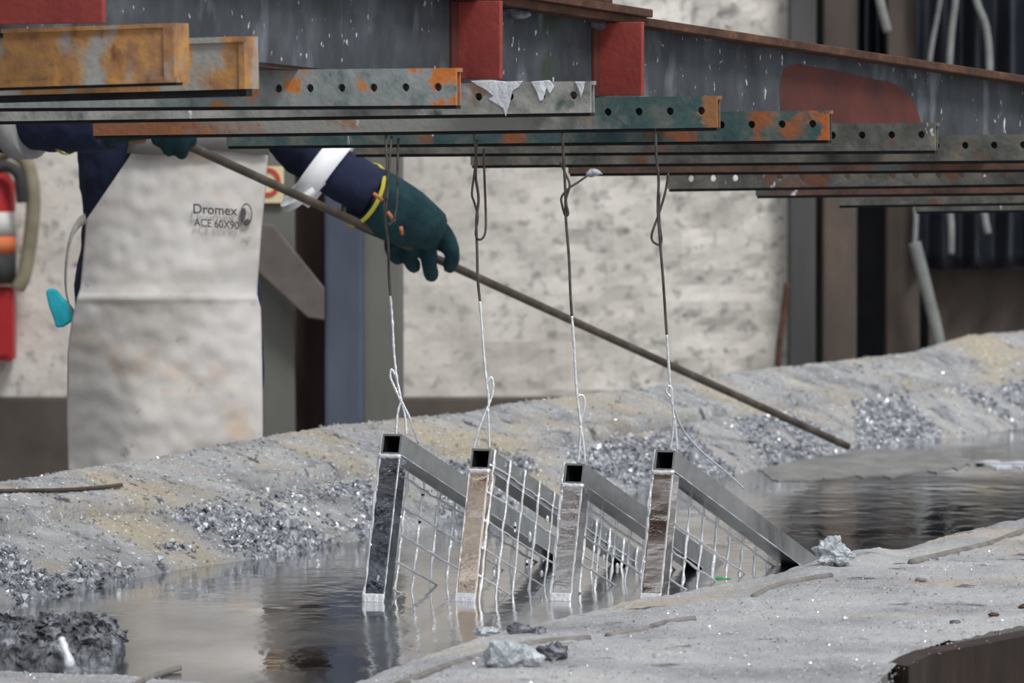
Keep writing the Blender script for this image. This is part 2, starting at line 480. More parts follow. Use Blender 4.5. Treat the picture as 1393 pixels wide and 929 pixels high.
tag(MB().box((-8.2, 2, FLOOR), X * 0.2, Y * 20, Z * 6.6).build('wall_reflected', M['darkback']), 'dark unseen wall added at the left for the tubes to reflect', kind='structure')  # unseen wall added so the tubes mirror something dark

# kettle lines
KAZ = math.radians(23.5)
KD = Vector((math.sin(KAZ), math.cos(KAZ), 0))
KN = Vector((-math.cos(KAZ), math.sin(KAZ), 0))       # outward over the far bank
FAR = [(-500, 905), (-250, 868), (0, 826), (140, 800), (250, 776), (380, 757), (520, 731), (640, 708), (800, 680), (1000, 647), (1155, 617), (1300, 597), (1393, 583), (1600, 560), (1800, 538)]
CREST = [(-400, 712), (-100, 668), (0, 657), (100, 640), (220, 622), (330, 600), (440, 581), (560, 568), (640, 561), (700, 548), (870, 528), (1000, 506), (1120, 494), (1250, 478), (1320, 456), (1393, 450), (1600, 440), (1900, 430)]
zl, zr = G(-600, 905), G(1800, 538)
mb = MB()
gx0, gx1, gy0, gy1 = -3.2, 3.6, 7.2, 20.5
a = [Vector((-1.5, 7.4, 0)), Vector((0.9, 7.4, 0)), Vector((3.6, 18.0, 0)), Vector((1.6, 18.0, 0))]
tag(MB().prism([Vector((-2.6, 7.6, -0.3)), Vector((0.3, 7.6, -0.3)), Vector((3.2, 17.2, -0.3)), Vector((1.9, 17.2, -0.3))], Z * 0.3).build('zinc_bath', M['zinc']),
    'mirror-like surface of molten zinc in the kettle', kind='structure')


# far bank: ash and dross heaped on the kettle's far flange
def far_bank():
    mb = MB()
    us = [lerp(-480, 1780, i / 800) for i in range(801)]
    ts = [0.0]
    while ts[-1] < 0.58:
        ts.append(ts[-1] + 0.0065)
    ts += [0.62, 0.68, 0.76]
    nt_ = len(ts)
    info = []
    for u in us:
        w = G(u, interp(FAR, u), 0.0)
        c = w + KN * 0.5
        pxc = CX + c.x / c.y * F
        zc = H - (interp(CREST, pxc) - HOR) * c.y / F
        for t in ts:
            p = w + KN * t
            k = t
            # profile: wet lip, crust slope, groove, dusty ledge, crest, back slope
            if k < 0.03:
                f = lerp(-0.10, 0.08, k / 0.03)
            elif k < 0.20:
                f = lerp(0.08, 0.52, (k - 0.03) / 0.17)
            elif k < 0.30:
                f = lerp(0.52, 0.70, (k - 0.20) / 0.10)
            elif k < 0.5:
                f = lerp(0.70, 1.0, sm(0.28, 0.52, k))
            elif k < 0.59:
                f = 1.0 - 0.1 * (k - 0.5) / 0.08
            else:
                f = 0
            z = zc * f
            q = p * 1.0
            cr = noise.fractal(Vector((q.x * 5, q.y * 3, 0.3)), 1.0, 2.0, 3)
            crust = sm(0.0, 0.25, cr + 0.12) * (1 - sm(0.15, 0.26, k)) * sm(0.0, 0.02, k)
            z += noise.fractal(Vector((q.x * 9, q.y * 9, 1.7)), 1.0, 2.0, 4) * 0.0035 * sm(0.0, 0.04, k)
            z += noise.noise(Vector((q.x * 70, q.y * 45, 5))) * 0.020 * crust
            z += noise.noise(Vector((q.x * 120, q.y * 90, 9))) * 0.012 * crust
            z += noise.noise(Vector((q.x * 90, q.y * 70, 2))) * 0.004 * sm(0.03, 0.1, k)
            z += noise.noise(Vector((q.x * 160, q.y * 110, 12))) * 0.003 * sm(0.03, 0.1, k)
            # groove along the lid joint
            gpos = 0.265 + 0.03 * noise.noise(Vector((u * 0.006, 0, 4)))
            gw = sm(-0.25, 0.15, noise.noise(Vector((u * 0.008, 2, 8))))
            z -= 0.045 * gw * math.exp(-((k - gpos) / 0.014) ** 2)
            z += 0.010 * gw * math.exp(-((k - gpos - 0.03) / 0.016) ** 2)
            if k > 0.6:
                z = lerp(zc * 0.88, FLOOR - 0.02, (k - 0.6) / 0.16)
            mb.v.append(Vector((p.x, p.y, z)))
            info.append((crust, cr, k))
    for i in range(len(us) - 1):
        for j in range(nt_ - 1):
            a = i * nt_ + j
            mb.f.append([a, a + nt_, a + nt_ + 1, a + 1])
            crust, cr, k = info[a]
            mb.m.append(1 if crust > 0.5 else 0)
    mb.info = info
    return mb


fb = far_bank()
o = fb.build('dross_bank', [M['farash'], M['crust']], smooth=True)
tag(o, 'grey and tan heap of ash and sparkling dross along the far kettle edge', kind='structure')

NEAR = [(-700, 908), (-60, 910), (160, 914), (300, 928), (420, 938), (500, 925), (600, 900), (720, 869), (870, 833), (1000, 809), (1100, 791), (1200, 771), (1300, 752), (1393, 731), (1500, 709), (1800, 659)]
OUTER = [(-700, 1010), (1100, 1000), (1180, 960), (1215, 930), (1236, 912), (1272, 895), (1393, 872), (1500, 851), (1800, 798)]


def near_h(p, e, u):
    """height of the near bank e metres from the zinc"""
    z = -0.012 + lerp(0.018, 0.047, sm(430, 650, u)) * sm(0.0, 0.07, e) + 0.02 * sm(0.05, 0.5, e)
    z += noise.fractal(Vector((p.x * 5, p.y * 4, 6)), 1.0, 2.0, 4) * 0.0045 * sm(0.0, 0.1, e)
    z += noise.noise(Vector((p.x * 40, p.y * 30, 2))) * 0.0035 * sm(0.0, 0.08, e)
    z += noise.noise(Vector((p.x * 110, p.y * 80, 2))) * 0.0016 * sm(0.0, 0.08, e)
    z += 0.022 * sm(1040, 1130, u) * (1 - sm(1180, 1240, u)) * sm(0.02, 0.1, e) * (1 - sm(0.2, 0.5, e))
    z += 0.02 * sm(1200, 1330, u) * sm(0.02, 0.1, e) * (1 - sm(0.15, 0.5, e))
    return z


mb = MB()
us = [lerp(-650, 1780, i / 620) for i in range(621)]
nvv = 110
for u in us:
    a, b = G(u, interp(NEAR, u), 0.0), G(u, interp(OUTER, u), 0.03)
    for j in range(nvv + 1):
        p = a.lerp(b, (j / nvv) ** 1.15)
        mb.v.append(Vector((p.x, p.y, near_h(p, (p.xy - a.xy).length * math.sin(KAZ) * 1.6, u))))
for i in range(len(us) - 1):
    for j in range(nvv):
        a = i * (nvv + 1) + j
        mb.f.append([a, a + 1, a + nvv + 2, a + nvv + 1])
        mb.m.append(0)
nb_o = mb.build('dross_bank', M['ash'], smooth=True)
tag(nb_o, 'pale grey dusty ash spread over the near kettle edge', kind='structure')


def near_pt(px, py, lift=0.0):
    p = G(px, py, 0.045)
    for _ in range(4):
        a = G(px, interp(NEAR, px), 0.0)
        z = near_h(p, (p.xy - a.xy).length * math.sin(KAZ) * 1.6, px)
        p = G(px, py, z)
    return p + Z * lift


# glints: loose flakes of bright zinc lying on both banks
mb = MB()
for n in range(9000):
    px = random.uniform(-60, 1450)
    y0 = interp(NEAR, px)
    py = y0 + 4 + random.random() ** 1.2 * 170
    if py > interp(OUTER, px) - 4:
        continue
    p = near_pt(px, py, 0.0015)
    s_ = random.uniform(0.0006, 0.002)
    a = Vector((random.uniform(-1, 1), random.uniform(-1, 1), random.uniform(-0.6, 0.6))).normalized() * s_
    b = a.cross(Vector((random.uniform(-1, 1), random.uniform(-1, 1), random.uniform(-1, 1)))).normalized() * s_ * random.uniform(0.4, 1)
    mb.add([p + a, p + b, p - a, p - b], [(0, 1, 2, 3)])
tag(mb.build('zinc_flakes', M['flake']), 'bright specks of zinc scattered over the near ash', 'flakes', kind='stuff')
mb = MB()
nt_ = len(fb.v) // 801
for n in range(5000):
    i, j = random.randrange(801), random.randrange(4, 86)
    if j > 34 and random.random() < 0.6:
        continue
    p = fb.v[i * nt_ + j] + Z * 0.002
    s_ = random.uniform(0.001, 0.0032)
    a = Vector((random.uniform(-1, 1), random.uniform(-1, 1), random.uniform(-0.8, 0.8))).normalized() * s_
    b = a.cross(Vector((random.uniform(-1, 1), random.uniform(-1, 1), random.uniform(-1, 1)))).normalized() * s_ * random.uniform(0.4, 1)
    mb.add([p + a, p + b, p - a, p - b], [(0, 1, 2, 3)])
tag(mb.build('zinc_flakes', M['flake']), 'bright specks of zinc scattered over the far dross heap', 'flakes', kind='stuff')

# crumbs of dross: small broken grains over the far heap and the near ash
def crumb(mb, p, r, mi=0):
    ax = [Vector((random.uniform(-1, 1), random.uniform(-1, 1), random.uniform(-1, 1))).normalized() for _ in range(2)]
    u = ax[0]
    w = u.cross(ax[1]).normalized()
    t = u.cross(w)
    k = lambda: r * random.uniform(0.5, 1.2)
    mb.add([p + u * k(), p + w * k(), p - u * k(), p - w * k(), p + t * k(), p - t * k()],
           [(0, 1, 4), (1, 2, 4), (2, 3, 4), (3, 0, 4), (1, 0, 5), (2, 1, 5), (3, 2, 5), (0, 3, 5)], mi)


m1, m2 = MB(), MB()
while len(m1.f) < 8 * 7000:
    i, j = random.randrange(801), random.randrange(3, 60)
    cr_, _, k_ = fb.info[i * nt_ + j]
    if random.random() < cr_ * 1.2:
        crumb(m1, fb.v[i * nt_ + j] + Z * 0.002, random.uniform(0.003, 0.010), 1 if random.random() < 0.22 else 0)
while len(m2.f) < 8 * 6000:
    i, j = random.randrange(801), random.randrange(3, 88)
    crumb(m2, fb.v[i * nt_ + j] + Vector((random.uniform(-1, 1), random.uniform(-1, 1), 0)) * 0.008, random.uniform(0.002, 0.006))
tag(m1.build('dross_crumbs', [M['crust'], M['bead']]), 'sparkling broken dross grains along the far waterline', 'dross', kind='stuff')
tag(m2.build('ash_crumbs', M['farash']), 'grey grains of ash all over the far heap', 'ash', kind='stuff')
mb = MB()
for n in range(4500):
    px = random.uniform(-60, 1450)
    py = interp(NEAR, px) + 3 + random.random() ** 1.2 * 170
    if py < interp(OUTER, px) - 4:
        crumb(mb, near_pt(px, py, 0.0), random.uniform(0.0008, 0.0032) * (1.6 if noise.noise(Vector((px * 0.01, py * 0.03, 1))) > 0.1 else 1))
tag(mb.build('ash_crumbs', M['ash']), 'grey grains of ash strewn over the near bank', 'ash', kind='stuff')

# ------------------------------------------------------------------ lifting jig
jig = empty('lifting_jig', P(600, 120, 9.8))
tag(jig, 'tilted steel lifting jig with red stiffeners and stepped rusty cross bars', 'lifting jig')
#        near px, bottom row, left px, left row, leg height, colour
BARS = {1: (240, 116, -560, 140, 0.105, 'orange'), 2: (335, 131, -420, 151, 0.105, 'orange'), 3: (620, 148, -200, 153, 0.074, 'mixed'),
        4: (803, 158, -40, 170, 0.066, 'grey'), 5: (975, 178, 127, 189, 0.068, 'tealrust'), 6: (1127, 195, 308, 203, 0.066, 'teal'),
        7: (1272, 209, 482, 214, 0.064, 'dark'), 8: (1412, 222, 640, 229, 0.062, 'dark'), 9: (1545, 233, 773, 240, 0.060, 'rust'),
        10: (1680, 250, 908, 261, 0.060, 'dark'), 11: (1800, 261, 1028, 270, 0.058, 'rust'), 12: (1920, 272, 1140, 283, 0.058, 'dark'),
        13: (2030, 281, 1245, 291, 0.056, 'dark')}
dE = lambda k: 8.36 + 0.3275 * k
BARPTS = {}


def holed_plate(mb, o, e, up, nrm, Lh, h, t, holes, hz, r, seg=16):
    """plate of length Lh, height h and thickness t with round holes through it"""
    for side in (0, 1):
        off = nrm * (t * side)
        xs = 0.0
        for hx in holes + [None]:
            xe = (hx - 2 * r) if hx is not None else Lh
            q = [o + off + e * a + up * b for a, b in ((xs, 0), (xe, 0), (xe, h), (xs, h))]
            mb.add(q, [(0, 1, 2, 3) if side == 0 else (3, 2, 1, 0)])
            if hx is None:
                break
            xs = hx + 2 * r
            ring, outr = [], []
            for k in range(seg):
                a = 2 * math.pi * k / seg
                c, s_ = math.cos(a), math.sin(a)
                ring.append(o + off + e * (hx + r * c) + up * (hz + r * s_))
                m_ = max(abs(c), abs(s_))
                ox, oz = c / m_, s_ / m_
                outr.append(o + off + e * (hx + 2 * r * ox) + up * ((hz + (h - hz) * oz) if oz > 0 else (hz + hz * oz)))
            fs = []
            for k in range(seg):
                k2 = (k + 1) % seg
                f = (k, k + seg, k2 + seg, k2)
                fs.append(f if side == 0 else tuple(reversed(f)))
            mb.add(ring + outr, fs)
    for hx in holes:
        v, fs = [], []
        for k in range(seg):
            a = 2 * math.pi * k / seg
            q = o + e * (hx + r * math.cos(a)) + up * (hz + r * math.sin(a))
            v += [q, q + nrm * t]
        for k in range(seg):
            k2 = (k + 1) % seg
            fs.append((2 * k, 2 * k2, 2 * k2 + 1, 2 * k + 1))
        mb.add(v, fs)
    for a, b, c in ((o, e * Lh, nrm * t), (o + up * h, e * Lh, nrm * t), (o, up * h, nrm * t), (o + e * Lh, up * h, nrm * t)):
        mb.add([a, a + b, a + b + c, a + c], [(0, 1, 2, 3)])


for k, (pn, rn, pl, rl, h, c) in BARS.items():
    En, Lf = P(pn, rn, dE(k)), P(pl, rl, dE(k) + 0.55)
    BARPTS[k] = (En, Lf)
    e = (Lf - En).normalized()
    Ln = (Lf - En).length
    nrm = e.cross(Z).normalized()
    if nrm.y < 0:
        nrm = -nrm
    up = nrm.cross(e).normalized()
    if up.z < 0:
        up = -up
    sh = {1: 0.005, 2: 0.013}.get(k, 0.0065)
    MB().box(En + e * 0.002 + nrm * 0.004, e * (Ln - 0.004), nrm * 0.02, up * sh).build('shadow_gap_strip', M['black'], jig)  # black strip under each bar stands in for the shadow gap
    En = En + up * sh
    h -= sh
    mb = MB()
    if k in (1, 2):                                    # plain channels
        mb.box(En, e * Ln, nrm * 0.045, up * h)
        if k == 1:
            mb.box(En - nrm * 0.004, e * Ln, nrm * 0.004, up * 0.010)
            mb.box(En - nrm * 0.005 + up * (h - 0.007), e * Ln, nrm * 0.005, up * 0.007)
            mb.box(En - nrm * 0.006, e * 0.02, nrm * 0.006, up * h)
        else:
            mb.box(En - nrm * 0.006 + up * (h - 0.010), e * Ln, nrm * 0.006, up * 0.010)
            mb.box(En - nrm * 0.004, e * 0.012, nrm * 0.004, up * h)
    else:
        sp = 0.0655 if k != 10 else 0.056
        n0 = {3: 0.036, 4: 0.034, 5: 0.032, 6: 0.034, 7: 0.03}.get(k, 0.033)
        holes = []
        while n0 < Ln - 0.03:
            holes.append(n0)
            n0 += sp
        hz = 0.033 if k != 10 else 0.024
        holed_plate(mb, En, e, up, nrm, Ln, h - 0.007, 0.007, holes, hz, 0.0078)
        mb.box(En + nrm * 0.026 + e * 0.004, e * (Ln - 0.004), nrm * 0.004, up * (h - 0.007)) if k < 10 else None  # back plate added so the holes look dark
        mb.box(En + up * (h - 0.007), e * Ln, nrm * 0.030, up * 0.007)
    bar = mb.build('cross_bar', BAR[c], jig)
    if k == 4:
        for poly in ([(640, 110), (668, 109), (690, 111), (712, 110), (706, 118), (697, 124), (694, 138), (688, 159), (684, 147), (674, 141), (664, 135), (671, 131), (660, 122), (652, 118)],
                     [(722, 111), (748, 109), (754, 118), (748, 128), (743, 120), (739, 136), (734, 138), (730, 126)],
                     [(782, 111), (796, 111), (794, 122), (790, 134), (787, 122)]):
            def dd(px, py):
                t = (px - pn) / (pl - pn)
                return dE(k) + 0.55 * t - 0.006
            MB().prism([P(x, y, dd(x, y)) for x, y in poly], Y * 0.006).build('zinc_drip', M['whitezinc'], bar, bevel=0.0015)

# girder: web, flange, cover plates, stiffeners
WK = lambda k: Vector((-0.8335 + 0.2464 * k - 0.26, dE(k) + 0.19, 0))


def wz(k):
    """underside of the girder above bar k"""
    return interp([(2, 1.06), (3, 1.035), (4, 1.014), (5, 0.989), (6, 0.962), (7, 0.937), (8, 0.913), (14, 0.76)], k) - 0.006


def wtop(k):
    q = WK(k)
    px = CX + q.x / q.y * F
    return H - (24 + (px - 860) * 0.152 - HOR) * q.y / F - 0.02


jd = (WK(10) - WK(0)).normalized()
jn = Vector((-jd.y, jd.x, 0))
if jn.y < 0:
    jn = -jn
mb = MB()
ks = [-1.5 + i * 0.5 for i in range(32)]
lo = [WK(k) + Z * wz(k) for k in ks]
hi = [WK(k) + Z * wtop(k) for k in ks]
for i in range(len(ks) - 1):
    mb.box_ = None
    p = [lo[i], lo[i + 1], hi[i + 1], hi[i]]
    q = [a + jn * 0.012 for a in p]
    mb.add(p + q, [(0, 1, 2, 3), (7, 6, 5, 4), (0, 4, 5, 1), (3, 2, 6, 7)] + ([(0, 3, 7, 4)] if i == 0 else []) + ([(1, 5, 6, 2)] if i == len(ks) - 2 else []))
mb.build('girder_web', M['web'], jig)
mb = MB()
a, b = hi[0] - jn * 0.05, hi[-1] - jn * 0.05
mb.box(a, b - a, jn * 0.11, Z * 0.017)
mb.build('top_flange', M['rust'], jig, bevel=0.002)
mb = MB()
a, b = lo[0], lo[-1]
mb.box(a - Z * 0.002, b - a, jn * 0.08, Z * 0.008)
mb.build('bottom_flange', M['rust'], jig)
for (pxe, w_, th, up_) in ((852, 0.13, 0.016, 0.017), (800, 0.12, 0.016, 0.033), (690, 0.10, 0.014, 0.049)):
    kk = interp([(CX + WK(k).x / WK(k).y * F, k) for k in ks], pxe)
    e0 = WK(kk) + Z * (wtop(kk) + up_) - jn * w_ / 2
    e1 = WK(-1) + Z * (wtop(-1) + up_) - jn * w_ / 2
    MB().box(e0, e1 - e0, jn * w_, Z * th).build('cover_plate', M['rust'], jig, bevel=0.002)
# stiffener plates stand on the near face of the web
for (px0, px1, row0) in ((-30, 150, 34), (620, 680, 108), (812, 871, 130)):
    kk = interp([(CX + WK(k).x / WK(k).y * F, k) for k in ks], px0)
    base = WK(kk)
    Lw = (px1 - px0) / (0.804 * F / base.y)
    out = Vector((0.804, -0.595, 0))
    zb = P(px0, row0, base.y).z
    zt_ = wtop(kk) - 0.001
    st = MB().box(base + Z * zb, out * Lw, jd * 0.010, Z * (zt_ - zb)).build('stiffener', M['red'], jig, bevel=0.0015)
    MB().box(base + Z * zb - jd * 0.020 + out * 0.001, out * 0.006, jd * 0.02, Z * (zt_ - zb)).build('weld_strip', M['redfade'], st)
# flaking red paint on the web and lumps of dross stuck to it


def web_depth(px):
    kk = interp([(CX + WK(k).x / WK(k).y * F, k) for k in ks], px)
    return WK(kk).y


poly = [(1066, 92), (1085, 86), (1110, 92), (1140, 96), (1180, 106), (1215, 112), (1232, 124), (1246, 145), (1256, 176), (1200, 178), (1150, 168), (1100, 162), (1062, 158), (1060, 120)]
MB().prism([P(x, y, web_depth(x) - 0.002) for x, y in poly], Y * 0.0018).build('paint_patch', M['redfade'], jig)
for (lx, ly, lw, lh) in ((700, 18, 24, 9), (812, 33, 13, 10), (826, 37, 12, 8), (690, 14, 14, 8)):
    d_ = web_depth(lx) - 0.012
    mb = MB().ball(P(lx, ly, d_), (lw * d_ / F, 0.012, lh * d_ / F), 14, 10)
    for v in mb.v:
        v += Vector((noise.noise(v * 60), noise.noise(v * 60 + X * 9), noise.noise(v * 60 + Z * 5))) * 0.007
    mb.build('dross_lump', M['dross'], jig, smooth=True)
mb = MB()
mb.ball(P(808, 235, dE(8) + 0.36), (0.020, 0.008, 0.008))
for v in mb.v:
    v += Vector((noise.noise(v * 50), 0, noise.noise(v * 50 + Z * 5))) * 0.006
mb.build('dross_lump', M['palezinc'], jig, smooth=True)

# ------------------------------------------------------------------ mesh frames
PHI, TH = math.radians(20.8), math.radians(17.0)
T = Vector((math.cos(TH) * math.sin(PHI), math.cos(TH) * math.cos(PHI), -math.sin(TH)))
V = Vector((-math.sin(TH) * math.sin(PHI), -math.sin(TH) * math.cos(PHI), -math.cos(TH)))
S = Vector((math.cos(PHI), -math.sin(PHI), 0))
FR = [((521, 590), 'steel mesh frame with upright tinted as a dark reflection, leftmost of the four hanging frames', -1),
      ((642, 610), 'steel mesh frame with upright tinted as a beige reflection, second from the left, mesh on its near side', 1),
      ((769, 630), 'steel mesh frame with upright tinted as a grey reflection, hanging lowest, third from the left', -1),
      ((892, 612), 'steel mesh frame against the ash bank, rightmost of the four hanging frames', -1)]
W_ = 0.041
FD = 10.12
frame_roots = []
for n, ((fx, fy), lab, side) in enumerate(FR):
    O = P(fx, fy, FD)
    O += Vector((0, 0, 0))
    root = empty('mesh_frame', O)
    tag(root, lab, 'mesh frame', 'mesh frames hanging from the jig')
    LT = 1.2
    t_ = 0.004
    mb = MB()                                          # hollow top tube, open towards the viewer
    A = lambda s_, v_, q_: O + S * s_ + V * v_ + T * q_
    sq = [(0, 0), (W_, 0), (W_, W_), (0, W_)]
    si = [(t_, t_), (W_ - t_, t_), (W_ - t_, W_ - t_), (t_, W_ - t_)]
    vv = [A(a, b, 0) for a, b in sq] + [A(a, b, LT) for a, b in sq] + [A(a, b, 0) for a, b in si]
    fs = [(i, (i + 1) % 4, (i + 1) % 4 + 4, i + 4) for i in range(4)] + [(4, 5, 6, 7)] + [(i, i + 8, (i + 1) % 4 + 8, (i + 1) % 4) for i in range(4)]
    mb.add(vv, fs)
    tt = mb.build('top_tube', M['toptube'], root)
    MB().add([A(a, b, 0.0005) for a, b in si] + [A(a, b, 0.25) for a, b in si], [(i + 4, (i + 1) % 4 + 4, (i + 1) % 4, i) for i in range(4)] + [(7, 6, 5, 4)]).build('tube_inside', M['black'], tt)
    MB().box(A(0, W_ + 0.0005, 0.0), S * W_, V * 0.50, T * W_).build('upright_tube', TUBE[n], root, bevel=0.003)
    # weld bead and the bright drips on the tube end
    mb = MB().tube([A(lerp(-0.002, W_ + 0.002, i / 8), W_ + 0.003 + 0.002 * random.random(), -0.001) for i in range(9)], 0.0045, 8)
    mb.build('weld_bead', M['bead'], root, smooth=True)
    smx = -0.004 if side < 0 else W_ + 0.004
    for i in range(12):
        q_ = 0.012 + 0.088 * i if side > 0 else (0.006 if i == 0 else 0.075 + 0.088 * (i - 1))
        j = lambda: random.uniform(-0.0022, 0.0022)
        pts, rad = [], []
        v0, v1 = -0.002, 0.40
        for m_ in range(26):
            v_ = lerp(v0, v1, m_ / 25)
            pts.append(A(smx + j() * 0.5, v_, q_ + j() * 0.8))
            rad.append(random.choice((0.0020, 0.0024, 0.0030, 0.0042)))
        MB().tube(pts, rad, 6).build('mesh_wire', M['bead'], root, smooth=True)
    for i in range(7):
        v_ = W_ + 0.016 + 0.056 * i if side < 0 else 0.03 + 0.056 * i
        pts = [A(smx + (0.003 if side < 0 else -0.003) + random.uniform(-0.001, 0.001), v_ + random.uniform(-0.0016, 0.0016), lerp(0.0, 1.05, m_ / 40)) for m_ in range(41)]
        MB().tube(pts, [random.choice((0.002, 0.0023, 0.0029)) for _ in pts], 6).build('mesh_wire', M['bead'], root, smooth=True)
    # drips clinging to wire crossings
    mb = MB()
    for i in range(34):
        q_ = 0.075 + 0.088 * random.randrange(0, 10)
        v_ = W_ + 0.016 + 0.056 * random.randrange(0, 5) + 0.008
        mb.ball(A(smx, v_, q_), (0.004, 0.003, random.uniform(0.005, 0.012)), 6, 5)
    dr = mb.build('zinc_drip', M['bead'], root, smooth=True)
    dr['kind'] = 'stuff'
    # bright zinc collar where the upright leaves the bath
    sv = O.z / math.cos(TH)
    mb = MB()
    zc_ = A(0, (O.z - 0.006) / math.cos(TH), 0)
    mb.box(zc_ - S * 0.001 - T * 0.004 + V * 0.008, S * (W_ + 0.002), T * 0.006, V * -0.018)
    mb.build('zinc_collar', M['bead'], root, bevel=0.002)
    for s_ in (0.0, W_):                               # thin bright ridges added on the tube corners as edge highlights
        for (a_, b_, q0, q1) in ((W_, 0.45, 0, 0), (W_, W_, 0.0, 1.05)):
            pts = [A(s_, lerp(a_, b_, m_ / 40), lerp(q0, q1, m_ / 40)) for m_ in range(41)]
            MB().tube(pts, [random.choice((0.0004, 0.0006, 0.0009, 0.0016)) for _ in pts], 6).build('edge_highlight', M['bead'], root, smooth=True)
    if n == 3:
        p = A(smx, 0.155, 0.50)  # small green blob on the mesh
        mb = MB().ball(p, (0.014, 0.005, 0.008), 12, 8)
        for v in mb.v:
            v += Vector((noise.noise(v * 70), 0, noise.noise(v * 70 + Z * 5))) * 0.005
        g = mb.build('green_spot', M['green'], root, smooth=True)
        g['label'] = 'small green spot on the mesh'
    frame_roots.append(root)

# ------------------------------------------------------------------ hanging wires
WIRES = [
    dict(top=[(525, 182), (526, 215), (528, 250), (525, 285), (524, 300), (528, 330), (529, 370), (531, 402)],
         low=[(531, 402), (534, 440), (536, 480), (540, 515), (543, 530), (546, 547)],
         legs=[[(546, 545), (541, 562), (539, 592)], [(546, 545), (551, 565), (553, 592)], [(546, 545), (558, 570), (569, 603)]],
         loops=[[(542, 188), (541, 215), (540, 275), (536, 296), (530, 305), (524, 300), (523, 275), (527, 250), (530, 220), (533, 186)]],
         low_loops=[[(540, 515), (533, 502), (531, 512), (536, 525), (545, 545)]],
         lab='thin tie wire over the green glove, leftmost of the four hanging wires'),
    dict(top=[(645, 182), (648, 215), (647, 240), (651, 270), (648, 300), (649, 340), (650, 380), (653, 410)],
         low=[(653, 410), (656, 450), (659, 490), (662, 520), (665, 545), (663, 560)],
         legs=[[(664, 555), (665, 580), (666, 610)], [(664, 552), (653, 580), (644, 611)]],
         loops=[[(658, 202), (659, 240), (661, 300), (659, 320), (652, 326), (647, 318), (650, 295), (645, 275), (642, 262), (646, 230), (649, 190)]],
         low_loops=[[(662, 522), (668, 513), (671, 522), (669, 540), (662, 556)]],
         lab='thin tie wire with a long open loop, second hanging wire from the left'),
    dict(top=[(765, 182), (767, 220), (769, 260), (770, 300), (774, 350), (776, 400), (778, 430)],
         low=[(778, 430), (781, 470), (783, 510), (786, 545), (790, 575), (791, 592)],
         legs=[[(790, 580), (789, 605), (786, 630)], [(790, 580), (794, 605), (796, 630)]],
         loops=[[(762, 220), (770, 238), (775, 252), (770, 272), (773, 290), (769, 293), (765, 280), (764, 268), (774, 256), (786, 248), (799, 239)]],
         low_loops=[[(784, 541), (790, 537), (795, 542), (795, 556), (789, 575)]],
         lab='thin tie wire with a side kink, third hanging wire from the left'),
    dict(top=[(892, 182), (893, 215), (896, 245), (895, 285), (898, 330), (902, 380), (905, 425), (907, 455)],
         low=[(907, 455), (909, 485), (911, 515), (914, 545), (917, 570)],
         legs=[[(917, 566), (915, 590), (912, 612)], [(917, 566), (920, 590), (921, 612)], [(914, 545), (919, 562), (931, 588), (957, 617), (990, 644), (1011, 664)]],
         loops=[[(909, 236), (905, 262), (896, 292), (887, 317), (888, 328), (897, 333), (900, 326), (897, 300), (897, 262)]],
         low_loops=[[(913, 540), (907, 534), (907, 527), (911, 525), (914, 531), (915, 552)]],
         lab='thin tie wire with a trailing end on the tube, rightmost hanging wire'),
]
for n, w in enumerate(WIRES):
    pt, pb = w['top'][0], w['legs'][0][-1]
    En, Lf = BARPTS[5]
    dt = dE(5) + 0.55 * (975 - pt[0]) / (975 - 127) + 0.004
    db = FD + 0.016

    def wd(y):
        return lerp(dt, db, max(0, min(1, (y - pt[1]) / (pb[1] - pt[1]))))
    root = empty('tie_wire', P(pb[0], pb[1] - 4, db))
    tag(root, w['lab'], 'wire', 'tie wires holding the mesh frames')
    wob = lambda q: P(q[0], q[1], wd(q[1]))
    MB().tube(spline([P(pt[0], pt[1] - 22, dt)] + [wob(q) for q in w['top']], 5), 0.0027, 8).build('wire_strand', M['wire_dark'], root, smooth=True)
    for lp in w['loops']:
        MB().tube(spline([wob(q) + Y * (0.004 * math.sin(i * 1.3)) for i, q in enumerate(lp)], 5), 0.0024, 8).build('wire_loop', M['wire_dark'], root, smooth=True)
    pts = spline([wob(q) for q in w['low']], 8)
    MB().tube(pts, [0.0021 + 0.0014 * random.random() ** 2 for _ in pts], 8).build('coated_strand', M['bead'], root, smooth=True)
    for lp in w['low_loops']:
        pts = spline([wob(q) for q in lp], 5)
        MB().tube(pts, [0.0019 + 0.001 * random.random() for _ in pts], 8).build('wire_loop', M['bead'], root, smooth=True)
    for i, lp in enumerate(w['legs']):
        pp = [wob(q) for q in lp]
        if n == 3 and i == 2:
            O = P(892, 612, FD)
            end = O + S * (W_ * 0.6) + T * 0.50 - V * 0.003
            pp = [P(x, y, lerp(db, end.y, (x - 914) / 97.0)) for x, y in lp]
        if n == 0 and i == 2:
            pp[-1] = P(569, 603, FD + 0.06)
        pts = spline(pp, 6)
        MB().tube(pts, [0.0019 + 0.0009 * random.random() for _ in pts], 8).build('wire_leg', M['bead'], root, smooth=True)


# ------------------------------------------------------------------ worker
def remesh(o, vox, smooth=3):
    r = o.modifiers.new('remesh', 'REMESH')
    r.mode = 'VOXEL'
    r.voxel_size = vox
    r.use_smooth_shade = True
    s_ = o.modifiers.new('smooth', 'SMOOTH')
    s_.factor = 0.5
    s_.iterations = smooth
    return o


